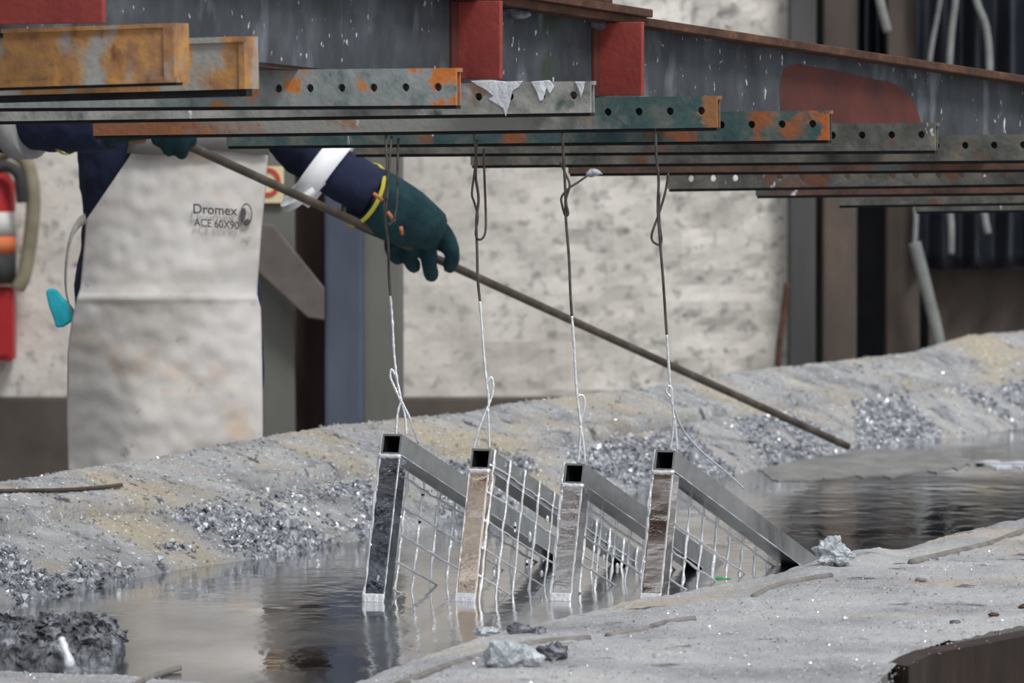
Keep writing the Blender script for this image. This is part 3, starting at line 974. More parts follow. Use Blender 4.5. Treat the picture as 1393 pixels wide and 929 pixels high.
WD = 12.35
per = empty('person', Vector((P(225, 300, WD).x, WD, FLOOR)))
tag(per, 'worker in navy coverall, pale apron and green gauntlets holding a long rod', 'person')
wx = lambda px, Yd=WD: (px - CX) / F * Yd
hipz, shz = 0.50, 1.06
Bc = wx(228)
RA, RB = P(243, 192, 11.8), P(1153, 607, 14.4)
rod_at = lambda t: RA.lerp(RB, t)
rt_hand = rod_at(0.34)
sh_l, sh_r = Vector((Bc + 0.20, WD + 0.02, shz)), Vector((Bc - 0.21, WD, shz))
el_l = P(418, 208, 12.46)
wr_l = P(512, 266, 12.43)
el_r = P(14, 172, 12.05)
wr_r = P(150, 166, 11.88)
hd = Vector((Bc + 0.02, WD - 0.05, 1.27))


def figure(g, with_head):
    mb = MB()
    tz = [(hipz - 0.14, 0.205, 0.105), (hipz - 0.05, 0.212, 0.12), (hipz + 0.08, 0.20, 0.115), (hipz + 0.20, 0.182, 0.112), (hipz + 0.36, 0.200, 0.118), (hipz + 0.46, 0.21, 0.115), (shz, 0.15, 0.085), (shz + 0.05, 0.07, 0.06)]
    seg = 24
    vv = []
    for (z, a, b) in tz:
        for k in range(seg):
            q = 2 * math.pi * k / seg
            vv.append(Vector((Bc + (a + g) * math.cos(q), WD + (b + g) * math.sin(q), z)))
    fs = []
    for i in range(len(tz) - 1):
        for k in range(seg):
            k2 = (k + 1) % seg
            fs.append((i * seg + k, i * seg + k2, (i + 1) * seg + k2, (i + 1) * seg + k))
    fs += [tuple(reversed(range(seg))), tuple(range((len(tz) - 1) * seg, len(tz) * seg))]
    mb.add(vv, fs)
    for sx, kx in ((-1, -0.02), (1, 0.03)):
        hp = Vector((Bc + sx * 0.10, WD + 0.03, hipz))
        kn = Vector((Bc + sx * 0.12 + kx, WD + 0.05, 0.04))
        an = Vector((Bc + sx * 0.13 + kx, WD + 0.07, FLOOR + 0.08))
        mb.tube([hp + Z * 0.06, hp, hp.lerp(kn, 0.5), kn, kn.lerp(an, 0.35), an], [0.10 + g, 0.105 + g, 0.085 + g, 0.066 + g, 0.066 + g, 0.045 + g], 16)
        mb.ball(an, 0.047 + g)
    for s0, e0, w0 in ((sh_l, el_l, wr_l), (sh_r, el_r, wr_r)):
        mb.tube([s0, s0.lerp(e0, 0.4), e0, e0.lerp(w0, 0.4), w0], [0.068 + g, 0.056 + g, 0.048 + g, 0.046 + g, (0.034 if with_head else 0.048) + g], 16)
        mb.ball(s0, 0.07 + g)
        mb.ball(e0, 0.05 + g)
        if with_head:
            mb.ball(w0, 0.034)
    if with_head:
        mb.tube([Vector((Bc, WD, shz)), hd - Z * 0.06], [0.062, 0.054], 14)
        mb.ball(hd + Z * 0.03, (0.076, 0.094, 0.105), 20, 14)
        mb.ball(hd + Vector((0, -0.03, -0.045)), (0.055, 0.062, 0.065), 16, 10)
        mb.tube([hd + Vector((0, -0.088, 0.035)), hd + Vector((0, -0.112, 0.0)), hd + Vector((0, -0.09, -0.01))], [0.009, 0.015, 0.012], 8)
        for sx in (-1, 1):
            mb.ball(hd + Vector((sx * 0.079, 0.01, 0.01)), (0.012, 0.02, 0.032), 8, 6)
        mb.tube([hd + Vector((-0.024, -0.084, -0.052)), hd + Vector((0, -0.092, -0.05)), hd + Vector((0.024, -0.084, -0.052))], 0.008, 8)
        for w0, e0 in ((wr_l, rt_hand), (wr_r, RA)):
            mb.tube([w0, w0.lerp(e0, 0.5)], [0.034, 0.038], 10)
    return mb


body = remesh(figure(0.0, True).build('body', M['skin'], per, smooth=True), 0.012)
cov = remesh(figure(0.019, False).build('coverall', M['navy'], per, smooth=True), 0.012, 3)
tx = bpy.data.textures.new('folds', 'CLOUDS')
tx.noise_scale = 0.09
dm = cov.modifiers.new('folds', 'DISPLACE')
dm.texture = tx
dm.strength = 0.022
dm.mid_level = 0.5
mb = MB().ball(hd + Vector((0, 0.016, 0.05)), (0.082, 0.096, 0.098), 18, 12)
mb.build('hair', M['hair'], per, smooth=True)
for sx in (-1, 1):
    mb = MB().ball(hd + Vector((sx * 0.03, -0.086, 0.03)), (0.012, 0.008, 0.008), 8, 6)
    mb.build('eye', M['black'], per, smooth=True)
for sx in (-1, 1):
    an = Vector((Bc + sx * 0.13 + (-0.02 if sx < 0 else 0.03), WD + 0.05, FLOOR))
    mb = MB().tube([an + Vector((0, 0.07, 0.05)), an + Vector((0, 0.0, 0.055)), an + Vector((0, -0.10, 0.04)), an + Vector((0, -0.19, 0.034))], [0.045, 0.05, 0.045, 0.03], 14)
    mb.tube([an + Z * 0.05 + Y * 0.03, an + Z * 0.2 + Y * 0.03], [0.055, 0.06], 14)
    remesh(mb.build('boot', M['boot'], per, smooth=True), 0.01)

# reflective bands on the sleeves
dl = (wr_l - el_l).normalized()


def ring(c, ax, r, w, name, mat, sub=None):
    pts = [c - ax * w / 2, c - ax * w / 2 * 0.98, c + ax * w / 2 * 0.98, c + ax * w / 2]
    return MB().tube(pts, [r * 0.97, r, r, r * 0.97], 28).build(name, mat, sub or per, smooth=True)


ul = (el_l - sh_l).normalized()
ring(P(440, 230, 12.47), (dl * 0.85 + ul * 0.25).normalized(), 0.098, 0.054, 'reflective_band', M['tape'])
ring(P(421, 252, 12.47) , (dl * 0.4 + ul * 0.9).normalized(), 0.086, 0.018, 'reflective_band', M['tape'])
ring(P(32, 173, 12.03), (wr_r - el_r).normalized(), 0.0755, 0.05, 'reflective_band', M['tapegrey'])

# apron
AD = 12.19
LE = [(150, 262), (196, 190), (246, 155), (262, 142), (300, 118), (340, 117), (390, 112), (404, 108), (440, 99), (480, 93), (560, 92), (650, 94), (760, 96)]
RE = [(150, 352), (196, 364), (250, 361), (310, 355), (390, 349), (402, 349), (420, 354), (520, 356), (650, 357), (760, 358)]
LE = [(150, 214), (196, 188), (300, 118), (340, 115), (392, 110), (404, 106), (440, 98), (480, 93), (560, 92), (650, 94), (760, 96)]
mb = MB()
rows, cols = 170, 80
for j in range(rows + 1):
    py = lerp(168, 760, j / rows)
    xl, xr = interp(LE, py), interp(RE, py)
    for i in range(cols + 1):
        s_ = i / cols
        px = lerp(xl, xr, s_)
        c = (px - 226) / 135.0
        d = AD + 0.115 * abs(c) ** 2.4
        d += 0.010 * sm(0, 1, (404 - py) / 20.0) if py < 404 else 0
        q = Vector((px * 0.012, py * 0.012, 0))
        d += 0.008 * noise.fractal(q, 1.0, 2.0, 3) + 0.003 * noise.noise(q * 4)
        if py > 404:
            d -= 0.012 + 0.02 * math.sin(px * 0.035 + 1.0) * sm(420, 600, py)
        d -= 0.006 * math.exp(-((py - 405) / 5.0) ** 2)
        mb.v.append(P(px, py, d))
for j in range(rows):
    for i in range(cols):
        a = j * (cols + 1) + i
        mb.f.append([a, a + cols + 1, a + cols + 2, a + 1])
        mb.m.append(0)
apron = mb.build('apron', M['apron'], per, smooth=True)
sl = apron.modifiers.new('thick', 'SOLIDIFY')
sl.thickness = 0.003
sl.offset = 1
# grey strip across the top of the apron
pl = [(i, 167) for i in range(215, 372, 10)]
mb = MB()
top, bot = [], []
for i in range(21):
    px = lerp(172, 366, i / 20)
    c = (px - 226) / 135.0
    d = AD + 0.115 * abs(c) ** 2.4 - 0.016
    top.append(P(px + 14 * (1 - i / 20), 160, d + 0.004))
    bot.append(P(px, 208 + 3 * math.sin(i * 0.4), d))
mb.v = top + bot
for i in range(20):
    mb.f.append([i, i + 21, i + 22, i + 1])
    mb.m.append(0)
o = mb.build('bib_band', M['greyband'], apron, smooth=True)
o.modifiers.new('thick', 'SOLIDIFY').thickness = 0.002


def ap_d(px, py):
    c = (px - 226) / 135.0
    q = Vector((px * 0.012, py * 0.012, 0))
    return AD + 0.115 * abs(c) ** 2.4 + 0.008 * noise.fractal(q, 1.0, 2.0, 3) + 0.003 * noise.noise(q * 4) - 0.0085


# printed lettering, wrapped onto the apron
def lettering(text, x0_, y0_, x1_, hgt, slant, name):
    cu = bpy.data.curves.new(name, 'FONT')
    cu.body = text
    cu.size = 1.0
    cu.offset = 0.016
    cu.extrude = 0.0
    tmp = bpy.data.objects.new('tmp', cu)
    col.objects.link(tmp)
    dg = bpy.context.evaluated_depsgraph_get()
    me = tmp.evaluated_get(dg).to_mesh()
    vs_ = [v.co.copy() for v in me.vertices]
    fs = [tuple(p.vertices) for p in me.polygons]
    tmp.evaluated_get(dg).to_mesh_clear()
    bpy.data.objects.remove(tmp)
    bpy.data.curves.remove(cu)
    mnx, mxx = min(v.x for v in vs_), max(v.x for v in vs_)
    mxy = max(v.y for v in vs_)
    mb = MB()
    for v in vs_:
        px = lerp(x0_, x1_, (v.x - mnx) / (mxx - mnx))
        py = y0_ + slant * (px - x0_) - v.y / mxy * hgt
        mb.v.append(P(px, py, ap_d(px, py)))
    for f in fs:
        mb.f.append(list(f))
        mb.m.append(0)
    return mb.build(name, M['ink'], apron)


lettering('Dromex', 263, 290, 323, 13, 0.05, 'lettering')
lettering('ACE 60X90', 264, 307, 325, 10.5, 0.08, 'lettering')
mb = MB()
ring_o, ring_i = [], []
for k in range(28):
    a = 2 * math.pi * k / 28
    ox, oy = 335 + 8.2 * math.cos(a), 292 + 15.5 * math.sin(a)
    ix, iy = 335 + 6.6 * math.cos(a), 292 + 13.6 * math.sin(a)
    ring_o.append(P(ox, oy, ap_d(ox, oy)))
    ring_i.append(P(ix, iy, ap_d(ix, iy)))
mb.add(ring_o + ring_i, [(k, (k + 1) % 28, (k + 1) % 28 + 28, k + 28) for k in range(28)])
for poly in ([(329, 284), (333, 282), (335, 290), (333, 299), (330, 301), (328, 293)], [(331, 301), (337, 297), (341, 301), (339, 305), (333, 306)]):
    mb.add([P(x, y, ap_d(x, y) - 0.001) for x, y in poly], [tuple(range(len(poly)))])
mb.build('emblem', M['ink'], apron)
# waist tie looping out at the hip
pts = spline([P(120, 296, 12.32), P(108, 303, 12.30), P(97, 322, 12.28), P(91, 355, 12.28), P(90, 390, 12.29), P(94, 412, 12.30), P(102, 436, 12.31)], 6)
mb = MB()
for i, p in enumerate(pts):
    w = lerp(0.012, 0.004, min(1, i / 14.0))
    mb.v += [p + Vector((-w * 0.6, 0, w)), p + Vector((w * 0.6, -0.004, -w))]
for i in range(len(pts) - 1):
    mb.f.append([2 * i, 2 * i + 1, 2 * i + 3, 2 * i + 2])
    mb.m.append(0)
o = mb.build('waist_tie', M['strap'], apron, smooth=True)
o.modifiers.new('thick', 'SOLIDIFY').thickness = 0.002


# gauntlets
def cuff_trim(c, ax, r, root):
    ax = ax.normalized()
    MB().tube([c - ax * 0.006, c - ax * 0.004, c + ax * 0.004, c + ax * 0.006], [r * 0.97, r, r, r * 0.97], 24, squash=0.85, cap=False).build('cuff_trim', M['yellow'], root, smooth=True)



rd = (RB - RA).normalized()
side_dn = Vector((0, 0, -1)) - rd * rd.dot(Vector((0, 0, -1)))
side_dn.normalize()
# left hand (right in the picture): gauntlet from the cuff to the knuckles, fingers closed over the rod
lg = MB()
c0 = P(496, 266, 12.44)
back = P(558, 298, rt_hand.y - 0.16)
kn_c = P(592, 314, rt_hand.y - 0.11)
lg.tube([c0, c0.lerp(back, 0.35), c0.lerp(back, 0.75), back, kn_c], [0.080, 0.080, 0.076, 0.072, 0.050], 18, squash=0.85)
hd_dep = rt_hand.y
for (kx, ky, mx_, my_, tx_, ty_, r) in ((540, 318, 534, 336, 541, 350, 0.021), (560, 322, 557, 348, 563, 362, 0.0195), (582, 326, 584, 360, 587, 374, 0.0195), (606, 320, 615, 347, 612, 362, 0.0195)):
    lg.tube(spline([P((kx + 560) / 2, ky - 26, hd_dep - 0.085), P(kx, ky, hd_dep - 0.095), P(mx_, my_, hd_dep - 0.065), P(tx_, ty_, hd_dep - 0.015)], 4), [r * 1.15] * 4 + [r * 1.1] * 4 + [r] * 4 + [r * 0.9], 12)
    lg.ball(P(tx_, ty_, hd_dep - 0.012), r * 0.92)
lg.tube(spline([P(545, 300, hd_dep - 0.01), P(575, 312, hd_dep + 0.045), P(604, 332, hd_dep + 0.04), P(616, 345, hd_dep + 0.03)], 4), [0.026] * 4 + [0.023] * 5 + [0.019] * 4, 12)
gl = remesh(lg.build('gauntlet', M['glove'], per, smooth=True), 0.005, 2)
cuff_trim(c0 - (back - c0).normalized() * 0.004, back - c0, 0.0835, gl)
for a, b in (((508, 263), (520, 272)), ((527, 288), (536, 300)), ((545, 308), (547, 318))):
    MB().tube([P(a[0], a[1], 12.36), P((a[0] + b[0]) / 2, (a[1] + b[1]) / 2, 12.36), P(b[0], b[1], 12.375)], 0.0045, 6).build('welt', M['welt'], gl, smooth=True)
for (tx_, ty_) in ((589, 378), (614, 366)):
    MB().ball(P(tx_ - 7, ty_ - 3, hd_dep - 0.022), (0.007, 0.006, 0.013), 8, 6).build('welt', M['welt'], gl, smooth=True)
# right hand: mostly behind the jig, fingertips hang below it
rg = MB()
c1 = P(88, 172, 11.96)
bk = P(205, 160, 11.80)
rg.tube([c1, c1.lerp(bk, 0.4), c1.lerp(bk, 0.8), bk, P(232, 166, 11.78)], [0.064, 0.058, 0.050, 0.050, 0.042], 18, squash=0.8)
for (kx, tx_, ty_, dp) in ((212, 216, 188, 0.0), (228, 230, 208, -0.02), (245, 247, 212, -0.03), (256, 258, 196, -0.01)):
    rg.tube(spline([P(kx - 14, 172, 11.77), P(kx, 174, 11.73 + dp), P(tx_, 190, 11.735 + dp), P(tx_, ty_ - 4, 11.77 + dp)], 4), [0.018] * 9 + [0.017] * 4, 12)
    rg.ball(P(tx_, ty_ - 4, 11.77 + dp), 0.016)
rg.tube(spline([P(195, 166, 11.82), P(222, 178, 11.85), P(246, 186, 11.85)], 4), [0.024] * 5 + [0.019] * 4, 12)
gr = remesh(rg.build('gauntlet', M['glove'], per, smooth=True), 0.006, 2)
cuff_trim(c1, bk - c1, 0.0665, gr)

# rod held by the worker, a pale cloth at the hip
mb = MB()
pts = [RA.lerp(RB, t / 30) for t in range(-2, 31)]
for i, p in enumerate(pts):
    p.z -= 0.018 * math.sin(math.pi * max(0, min(1, i / 32.0)))* 0.0
MB().tube(pts, 0.0105, 12).build('rake_rod', M['rod'], smooth=True)
tag(bpy.data.objects['rake_rod'], 'long dark steel rod held in both gloves, its tip in the zinc', 'rod')
poly = [(62, 397), (66, 392), (76, 394), (84, 404), (96, 416), (102, 426), (98, 437), (86, 445), (76, 446), (72, 432), (66, 416)]
mb = MB().prism([P(x, y, 12.33) for x, y in poly], Y * 0.03)
o = mb.build('cloth', M['turquoise'], bevel=0.008, origin=P(100, 440, 12.34))
tag(o, 'turquoise cloth tucked in at the worker\'s hip', 'cloth')

# ------------------------------------------------------------------ behind the worker
CDp = 15.2
sc = CDp / F


def pbox(px0, px1, py0, py1, Yd, dep):
    a, b = P(px0, py1, Yd), P(px1, py0, Yd)
    return MB().box(a, X * (b.x - a.x), Y * dep, Z * (b.z - a.z))


cb = 700
colr = empty('steel_column', P(450, cb, CDp))
colr.location.z = FLOOR
tag(colr, 'grey steel column with brown recess behind the worker', 'column')
ztop = 3.4


def vbox(px0, px1, Yd, dep, z0=FLOOR, z1=ztop):
    a, b = P(px0, 300, Yd), P(px1, 300, Yd)
    return MB().box(Vector((a.x, Yd, z0)), X * (b.x - a.x), Y * dep, Z * (z1 - z0))


vbox(340, 401, CDp, 0.3).build('flange', M['colgrey'], colr, bevel=0.006)
vbox(493, 546, CDp, 0.3).build('flange', M['colgrey'], colr, bevel=0.006)
vbox(401, 493, CDp + 0.12, 0.05).build('web', M['colbrown'], colr)
o = vbox(441, 494, CDp - 0.06, 0.055).build('cable_duct', M['colblue'], bevel=0.012)
tag(o, 'blue-grey upright duct fixed on the steel column', 'duct')
brc = MB().prism([P(x, y, CDp - 0.11) for x, y in ((330, 300), (372, 306), (441, 392), (441, 436), (418, 432), (330, 352))], Y * 0.04).build('diagonal_brace', M['brace'], bevel=0.005)
tag(brc, 'brown-grey diagonal brace across the steel column', 'brace')
sg = empty('safety_sign', P(366, 280, CDp - 0.08))
tag(sg, 'small cream sign with a red ring beside the apron', 'sign')
pbox(340, 386, 226, 276, CDp - 0.02, 0.012).build('plate', M['cream'], sg)
mb = MB()
ro, ri = [], []
for k in range(28):
    a = 2 * math.pi * k / 28
    ro.append(P(364 + 18 * math.cos(a), 248 + 20 * math.sin(a), CDp - 0.022))
    ri.append(P(364 + 12 * math.cos(a), 248 + 14 * math.sin(a), CDp - 0.022))
mb.add(ro + ri, [(k, (k + 1) % 28, (k + 1) % 28 + 28, k + 28) for k in range(28)])
o = mb.build('ring', M['signred'], sg)
o.modifiers.new('thick', 'SOLIDIFY').thickness = 0.002

# fire point at the left edge
ED = WALL - 0.12
ex = empty('fire_extinguisher', P(0, 388, ED))
tag(ex, 'red fire extinguisher with white and orange labels on the left wall', 'fire extinguisher')
xc = P(-8, 0, ED).x
rr = 28 * ED / F
zz = lambda py: P(0, py, ED).z
MB().tube([Vector((xc, ED, zz(386))), Vector((xc, ED, zz(380))), Vector((xc, ED, zz(250))), Vector((xc, ED, zz(236))), Vector((xc, ED, zz(224)))], [rr * 0.9, rr, rr, rr * 0.7, rr * 0.3], 24).build('cylinder', M['extred'], ex, smooth=True)
for (a, b, m_) in ((320, 288, 'white'), (344, 321, 'orange'), (384, 345, 'rubber')):
    MB().tube([Vector((xc, ED, zz(a))), Vector((xc, ED, zz(b)))], rr * 1.02, 24).build('label_band', M[m_], ex, smooth=True)
MB().tube([Vector((xc, ED, zz(226))), Vector((xc, ED, zz(206)))], rr * 0.35, 12).build('valve', M['rubber'], ex, smooth=True)
hs = MB().tube(spline([P(-8, 216, ED - 0.02), P(14, 206, ED - 0.05), P(36, 222, ED - 0.05), P(45, 262, ED - 0.05), P(43, 310, ED - 0.04), P(34, 370, ED - 0.03), P(24, 392, ED - 0.02)], 6), 0.026, 12).build('hose', M['hose'], ex, smooth=True)
MB().tube(spline([P(-10, 232, ED - 0.09), P(10, 226, ED - 0.1), P(26, 240, ED - 0.1), P(30, 275, ED - 0.09)], 6), 0.02, 10).build('hose', M['rubber'], ex, smooth=True)
bx = empty('hose_box', P(0, 492, ED))
tag(bx, 'small red box below the fire extinguisher on the left wall', 'box')
pbox(-50, 18, 391, 491, ED - 0.02, 0.12).build('body', M['extred'], bx, bevel=0.01)
pbox(-44, 12, 398, 484, ED - 0.026, 0.006).build('lid', M['extred'], bx, bevel=0.002)

# ------------------------------------------------------------------ sheets and posts stacked in the recess at the right
RD = WALL - 0.1
for (a, b, dd_, mm, lab, cat) in (
        (1073, 1110, 0.0, 'greywood', 'dark grey upright sheet next to the white wall', 'sheet'),
        (1119, 1166, 0.05, 'brownwood', 'brown-grey upright post right of the dark grey sheet', 'post'),
        (1166, 1206, 0.30, 'darkback', 'dark narrow upright sheet recessed between brown posts', 'sheet'),
        (1206, 1252, 0.08, 'brownwood', 'mottled brown upright post left of the black plastic', 'post')):
    o = vbox(a, b, RD + dd_, 0.06, FLOOR, 3.0).build('upright_' + cat, M[mm], bevel=0.01)
    # slightly bowed edge
    tag(o, lab, cat)
o = pbox(1262, 1480, 366, 620, RD + 0.16, 0.04)
o = o.build('board', M['brownwood'], bevel=0.008)
tag(o, 'dark brown board below the hanging black plastic', 'board')


def drape(px0, px1, py0, py1, Yd, amp, freq, seed, name, mat, gather=0.0):
    mb = MB()
    nu, nv = 90, 50
    for j in range(nv + 1):
        for i in range(nu + 1):
            s_, t_ = i / nu, j / nv
            px, py = lerp(px0, px1, s_), lerp(py0, py1, t_)
            d = Yd + amp * math.sin(s_ * freq + 1.3 * noise.noise(Vector((s_ * 3, t_ * 1.2, seed)))) + amp * 0.8 * noise.noise(Vector((s_ * 9, t_ * 3, seed + 3)))
            py += 14 * noise.noise(Vector((s_ * 5, 0, seed))) * t_
            mb.v.append(P(px, py, d))
    for j in range(nv):
        for i in range(nu):
            a = j * (nu + 1) + i
            mb.f.append([a, a + nu + 1, a + nu + 2, a + 1])
            mb.m.append(0)
    o = mb.build(name, mat, smooth=True)
    o.modifiers.new('thick', 'SOLIDIFY').thickness = 0.004
    return o


tag(drape(1248, 1500, -560, 366, RD + 0.02, 0.045, 34, 1.0, 'plastic_sheet', M['tarp']), 'black plastic sheeting hanging in folds at the right', 'plastic sheet')
tag(drape(1168, 1204, -560, 190, RD + 0.20, 0.04, 16, 5.0, 'plastic_sheet', M['tarp']), 'dark plastic strip hanging between brown posts above the jig', 'plastic sheet')
for (pts, r, lab) in (
        ([(1244, 330), (1250, 352), (1262, 400), (1272, 440), (1284, 500)], 0.022, 'pale leaning pole in front of the brown board'),
        ([(1190, -60), (1197, 0), (1208, 44)], 0.016, 'short pale pole end hanging leftmost above the jig'),
        ([(1284, -60), (1279, 0), (1268, 60), (1262, 110), (1246, 260), (1246, 300), (1243, 350)], 0.009, 'thin pale strip slanting down behind the jig, left of the black plastic folds'),
        ([(1305, -60), (1300, 0), (1294, 50), (1291, 120), (1292, 270), (1294, 310), (1294, 346)], 0.012, 'grey strip hanging straight behind the jig on the black plastic'),
        ([(1318, -60), (1328, 0), (1342, 40), (1346, 110), (1339, 270), (1340, 296), (1344, 318)], 0.013, 'pale bent strip hanging behind the jig, rightmost on the black plastic')):
    mb = MB().tube(spline([P(x, y, RD - 0.05) for x, y in pts], 5), r, 10)
    o = mb.build('pale_pole' if 'pole' in lab else 'pale_strip', M['pole'], smooth=True)
    tag(o, lab, 'pole' if 'pole' in lab else 'strip')
o = MB().tube(spline([P(1071, 385, RD - 0.06), P(1066, 430, RD - 0.06), P(1060, 470, RD - 0.08), P(1054, 560, RD - 0.1)], 5), 0.011, 10).build('rusty_rod', M['rust'], smooth=True)
tag(o, 'short rusty rod leaning at the white wall\'s right edge', 'rod')


# ------------------------------------------------------------------ on the near bank and in the bath
def lump(name, c, r, amp, fr, mat, seg=40, rings=28, flat=None, seed=0):
    mb = MB().ball(c, r, seg, rings)
    for v in mb.v:
        q = v * fr + Vector((seed, seed * 2, 0))
        n_ = (v - c).normalized()
        v += n_ * (amp * noise.fractal(q, 1.0, 2.0, 4)) + n_ * amp * 0.5 * noise.noise(q * 3)
        if flat is not None and v.z < flat:
            v.z = flat
    return mb.build(name, mat, smooth=False, origin=c)


# crusty dross block floating at the left
c = G(62, 914, 0.0) + Vector((0, 0.12, 0.0))
mb = MB()
nu, nv = 150, 100
x0_, x1_ = G(-60, 910).x, G(155, 910).x
yb0, yb1 = c.y - 0.12, c.y + 0.22
for j in range(nv + 1):
    for i in range(nu + 1):
        s_, t_ = i / nu, j / nv
        edge = min(1.0, min(s_ * 6, (1 - s_) * 9, t_ * 7, (1 - t_) * 7))
        x, y = lerp(x0_, x1_, s_), lerp(yb0, yb1, t_)
        z = -0.02 + 0.090 * (edge ** 0.35) * (0.9 + 0.12 * noise.noise(Vector((x * 10, y * 10, 0))))
        q = Vector((x * 38, y * 38, z * 38))
        w = sm(0.0, 0.2, edge)
        p = Vector((x, y, z)) + Vector((noise.noise(q), noise.noise(q + X * 7), noise.noise(q + Y * 5))) * 0.022 * w + Vector((noise.noise(q * 3), noise.noise(q * 3 + X), noise.noise(q * 3 + Y))) * 0.013 * w
        mb.v.append(p)
for j in range(nv):
    for i in range(nu):
        a = j * (nu + 1) + i
        mb.f.append([a, a + 1, a + nu + 2, a + nu + 1])
        mb.m.append(0)
root = empty('dross_block', (c.x, c.y, 0))
tag(root, 'dark crusty block of dross with a bright zinc drip at the left', 'dross block')
mb.build('crust', M['dross'], root)
dpt = [P(83, 868, c.y - 0.13), P(88, 882, c.y - 0.14), P(93, 895, c.y - 0.145), P(95, 908, c.y - 0.15)]
mb = MB().tube(spline(dpt, 4), [0.006, 0.007, 0.006, 0.008, 0.007, 0.006, 0.006, 0.007, 0.008, 0.009, 0.009, 0.008, 0.005], 8)
mb.tube([P(78, 880, c.y - 0.13), P(88, 884, c.y - 0.14)], [0.004, 0.006], 8)
mb.build('zinc_drip', M['whitezinc'], root, smooth=True)

# oxide films floating on the zinc
poly = [(1030, 640), (1040, 625), (1120, 615), (1170, 610), (1290, 614), (1318, 622), (1322, 632), (1290, 638), (1230, 645), (1130, 650), (1060, 655)]
def ragged(poly, z, amp):
    out = []
    for i in range(len(poly)):
        a, b = poly[i], poly[(i + 1) % len(poly)]
        for k in range(7):
            x, y = lerp(a[0], b[0], k / 7), lerp(a[1], b[1], k / 7)
            q = Vector((x * 0.05, y * 0.16, 3))
            out.append(G(x + amp * 3 * noise.noise(q), y + amp * noise.noise(q * 2 + X * 5), z))
    return out


o = MB().prism(ragged(poly, 0.003, 6), Z * -0.02).build('oxide_film', M['film'])
tag(o, 'matte grey oxide film floating on the zinc by the rod tip', 'film')
poly = [(1330, 629), (1350, 627), (1393, 628), (1460, 627), (1460, 634), (1393, 634), (1350, 633)]
o = MB().prism(ragged(poly, 0.005, 4), Z * -0.02).build('zinc_skin', M['whitezinc'])
tag(o, 'bright white skin of zinc on the bath at the right', 'zinc skin')

# lumps
c = near_pt(1133, 768, 0.02)
o = lump('dross_chunk', c, (0.030, 0.03, 0.030), 0.020, 34, M['palezinc'], seed=2)
tag(o, 'pale crumbly dross chunk at the foot of the rightmost frame', 'dross chunk')
c = near_pt(700, 906, 0.010)
mb = MB().tube(spline([c + X * -0.045 + Z * 0.012, c + X * -0.02 + Z * 0.006, c + X * 0.01 + Z * 0.008, c + X * 0.05], 6), [0.014, 0.022, 0.024, 0.022, 0.02, 0.019, 0.017, 0.016, 0.018, 0.02, 0.018, 0.016, 0.016, 0.014, 0.012, 0.012, 0.01, 0.008, 0.004], 14)
for v in mb.v:
    v += Vector((noise.noise(v * 50), noise.noise(v * 50 + X * 4), noise.noise(v * 50 + Z * 4))) * 0.012
o = mb.build('dross_chunk', M['palezinc'], origin=c)
tag(o, 'bluish lump of dross lying below the bent rod', 'dross chunk')
for (px, py, r, mm, lab) in ((752, 896, (0.026, 0.02, 0.016), 'dross', 'crinkled silver dross piece right of the bluish lump'),
                             (706, 861, (0.020, 0.014, 0.010), 'dross', 'small dark dross bit at the zinc edge above the bent rod'),
                             (733, 862, (0.012, 0.012, 0.008), 'dross', 'tiny dark dross bit beside the one above the bent rod'),
                             (664, 862, (0.022, 0.02, 0.008), 'palezinc', 'pale dross bit on the zinc edge left of the dark bits'),
                             (1352, 838, (0.010, 0.010, 0.005), 'rust', 'rust-red flake on the ash near the rusty plate'),
                             (1391, 828, (0.009, 0.008, 0.006), 'rust', 'rust-red crumb on the ash at the right edge'),
                             (1252, 790, (0.012, 0.01, 0.004), 'rodash', 'brownish crumb on the ash right of the frames'),
                             (1150, 843, (0.006, 0.006, 0.005), 'whitezinc', 'white pea of zinc on the ash'),
                             (1300, 848, (0.010, 0.008, 0.005), 'dross', 'dark dross crumb above the rusty plate')):
    c = near_pt(px, py, r[2] * 0.5)
    o = lump('dross_bit' if mm != 'rust' else 'rust_flake', c, r, r[2] * 0.9, 60, M[mm], 18, 12, seed=px)
    tag(o, lab, 'dross bit' if mm != 'rust' else 'flake')

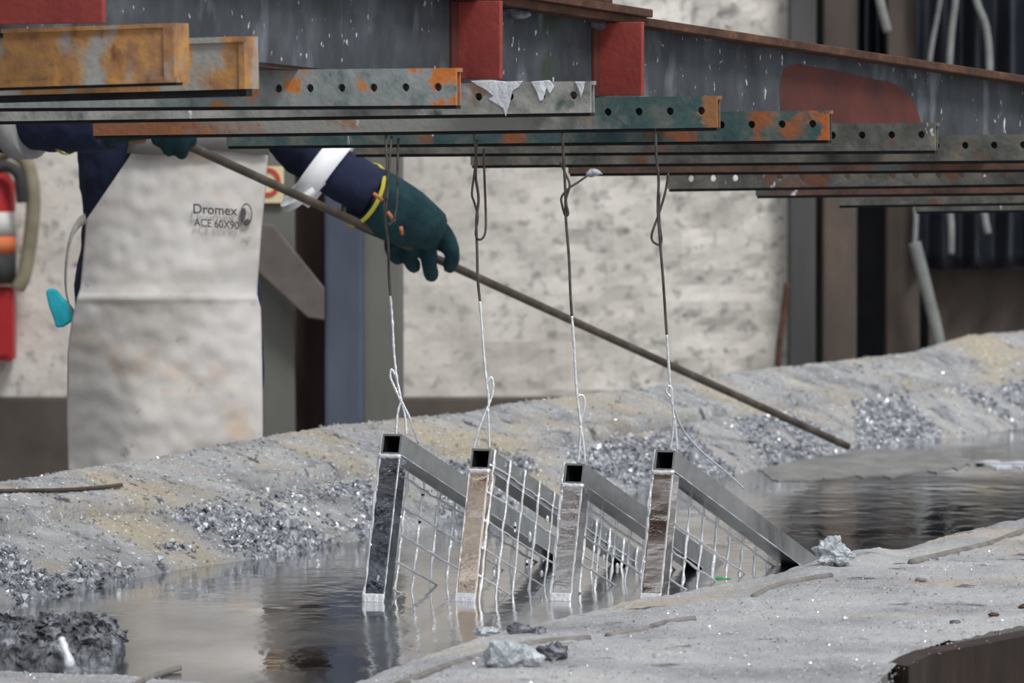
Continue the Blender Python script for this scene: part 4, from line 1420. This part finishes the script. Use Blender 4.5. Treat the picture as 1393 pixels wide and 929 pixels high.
# rods half buried in ash
for (pts, r, lab) in (
        ([(540, 934), (610, 907), (690, 884), (740, 875), (802, 870)], 0.0075, 'bent ash-coated rod lying on the near bank below the frames'),
        ([(180, 934), (215, 918), (244, 909)], 0.0055, 'short thin rod end lying at the bottom left'),
        ([(1026, 812), (1052, 800), (1078, 793), (1130, 784)], 0.007, 'short rod half buried in ash beside the rightmost frame'),
        ([(1240, 766), (1300, 752), (1350, 740), (1393, 724), (1450, 708)], 0.0085, 'curved rod half buried along the bank at the right edge'),
        ([(826, 866), (870, 858), (905, 848), (946, 842)], 0.006, 'thin rod barely showing in the ash right of the bent rod')):
    mb = MB().tube(spline([near_pt(x, y, r * 0.1) for x, y in pts], 6), r, 10)
    o = mb.build('steel_rod', M['rodash'], smooth=True)
    tag(o, lab, 'rod')

def far_pt(px, py):
    best, bp = 1e9, None
    for i in range(0, 801, 2):
        for j in range(4, 86):
            v = fb.v[i * nt_ + j]
            d = abs(CX + v.x / v.y * F - px) + abs(HOR + (H - v.z) / v.y * F - py)
            if d < best:
                best, bp = d, v
    return bp + Z * 0.005


o = MB().tube(spline([far_pt(x, y) for x, y in ((-60, 672), (20, 670), (100, 668), (165, 664))], 6), 0.0045, 10).build('steel_rod', M['rod'], smooth=True)
tag(o, 'dark thin rod lying on the far heap below the worker\'s apron', 'rod')

# rusty kettle flange at the lower right
pts = [(1236, 908), (1250, 899), (1272, 890), (1330, 879), (1393, 867), (1500, 846), (1800, 793)]
mb = MB()
pp = [near_pt(x, y, 0.002) for x, y in pts]
back_ = Vector((-0.012, 0.012, 0))
for i in range(len(pp) - 1):
    a, b = pp[i], pp[i + 1]
    q = [a, b, b - Z * 0.42, a - Z * 0.42]
    w = [v + Vector((-0.03, 0.045, 0)) for v in q]
    fs = [(0, 3, 2, 1), (4, 5, 6, 7), (0, 1, 5, 4), (3, 7, 6, 2)]
    if i == 0:
        fs.append((0, 4, 7, 3))
    mb.add(q + w, fs)
o = mb.build('flange_plate', M['rustplate'])
tag(o, 'rusty brown steel plate edging the ash at the lower right', 'steel plate')
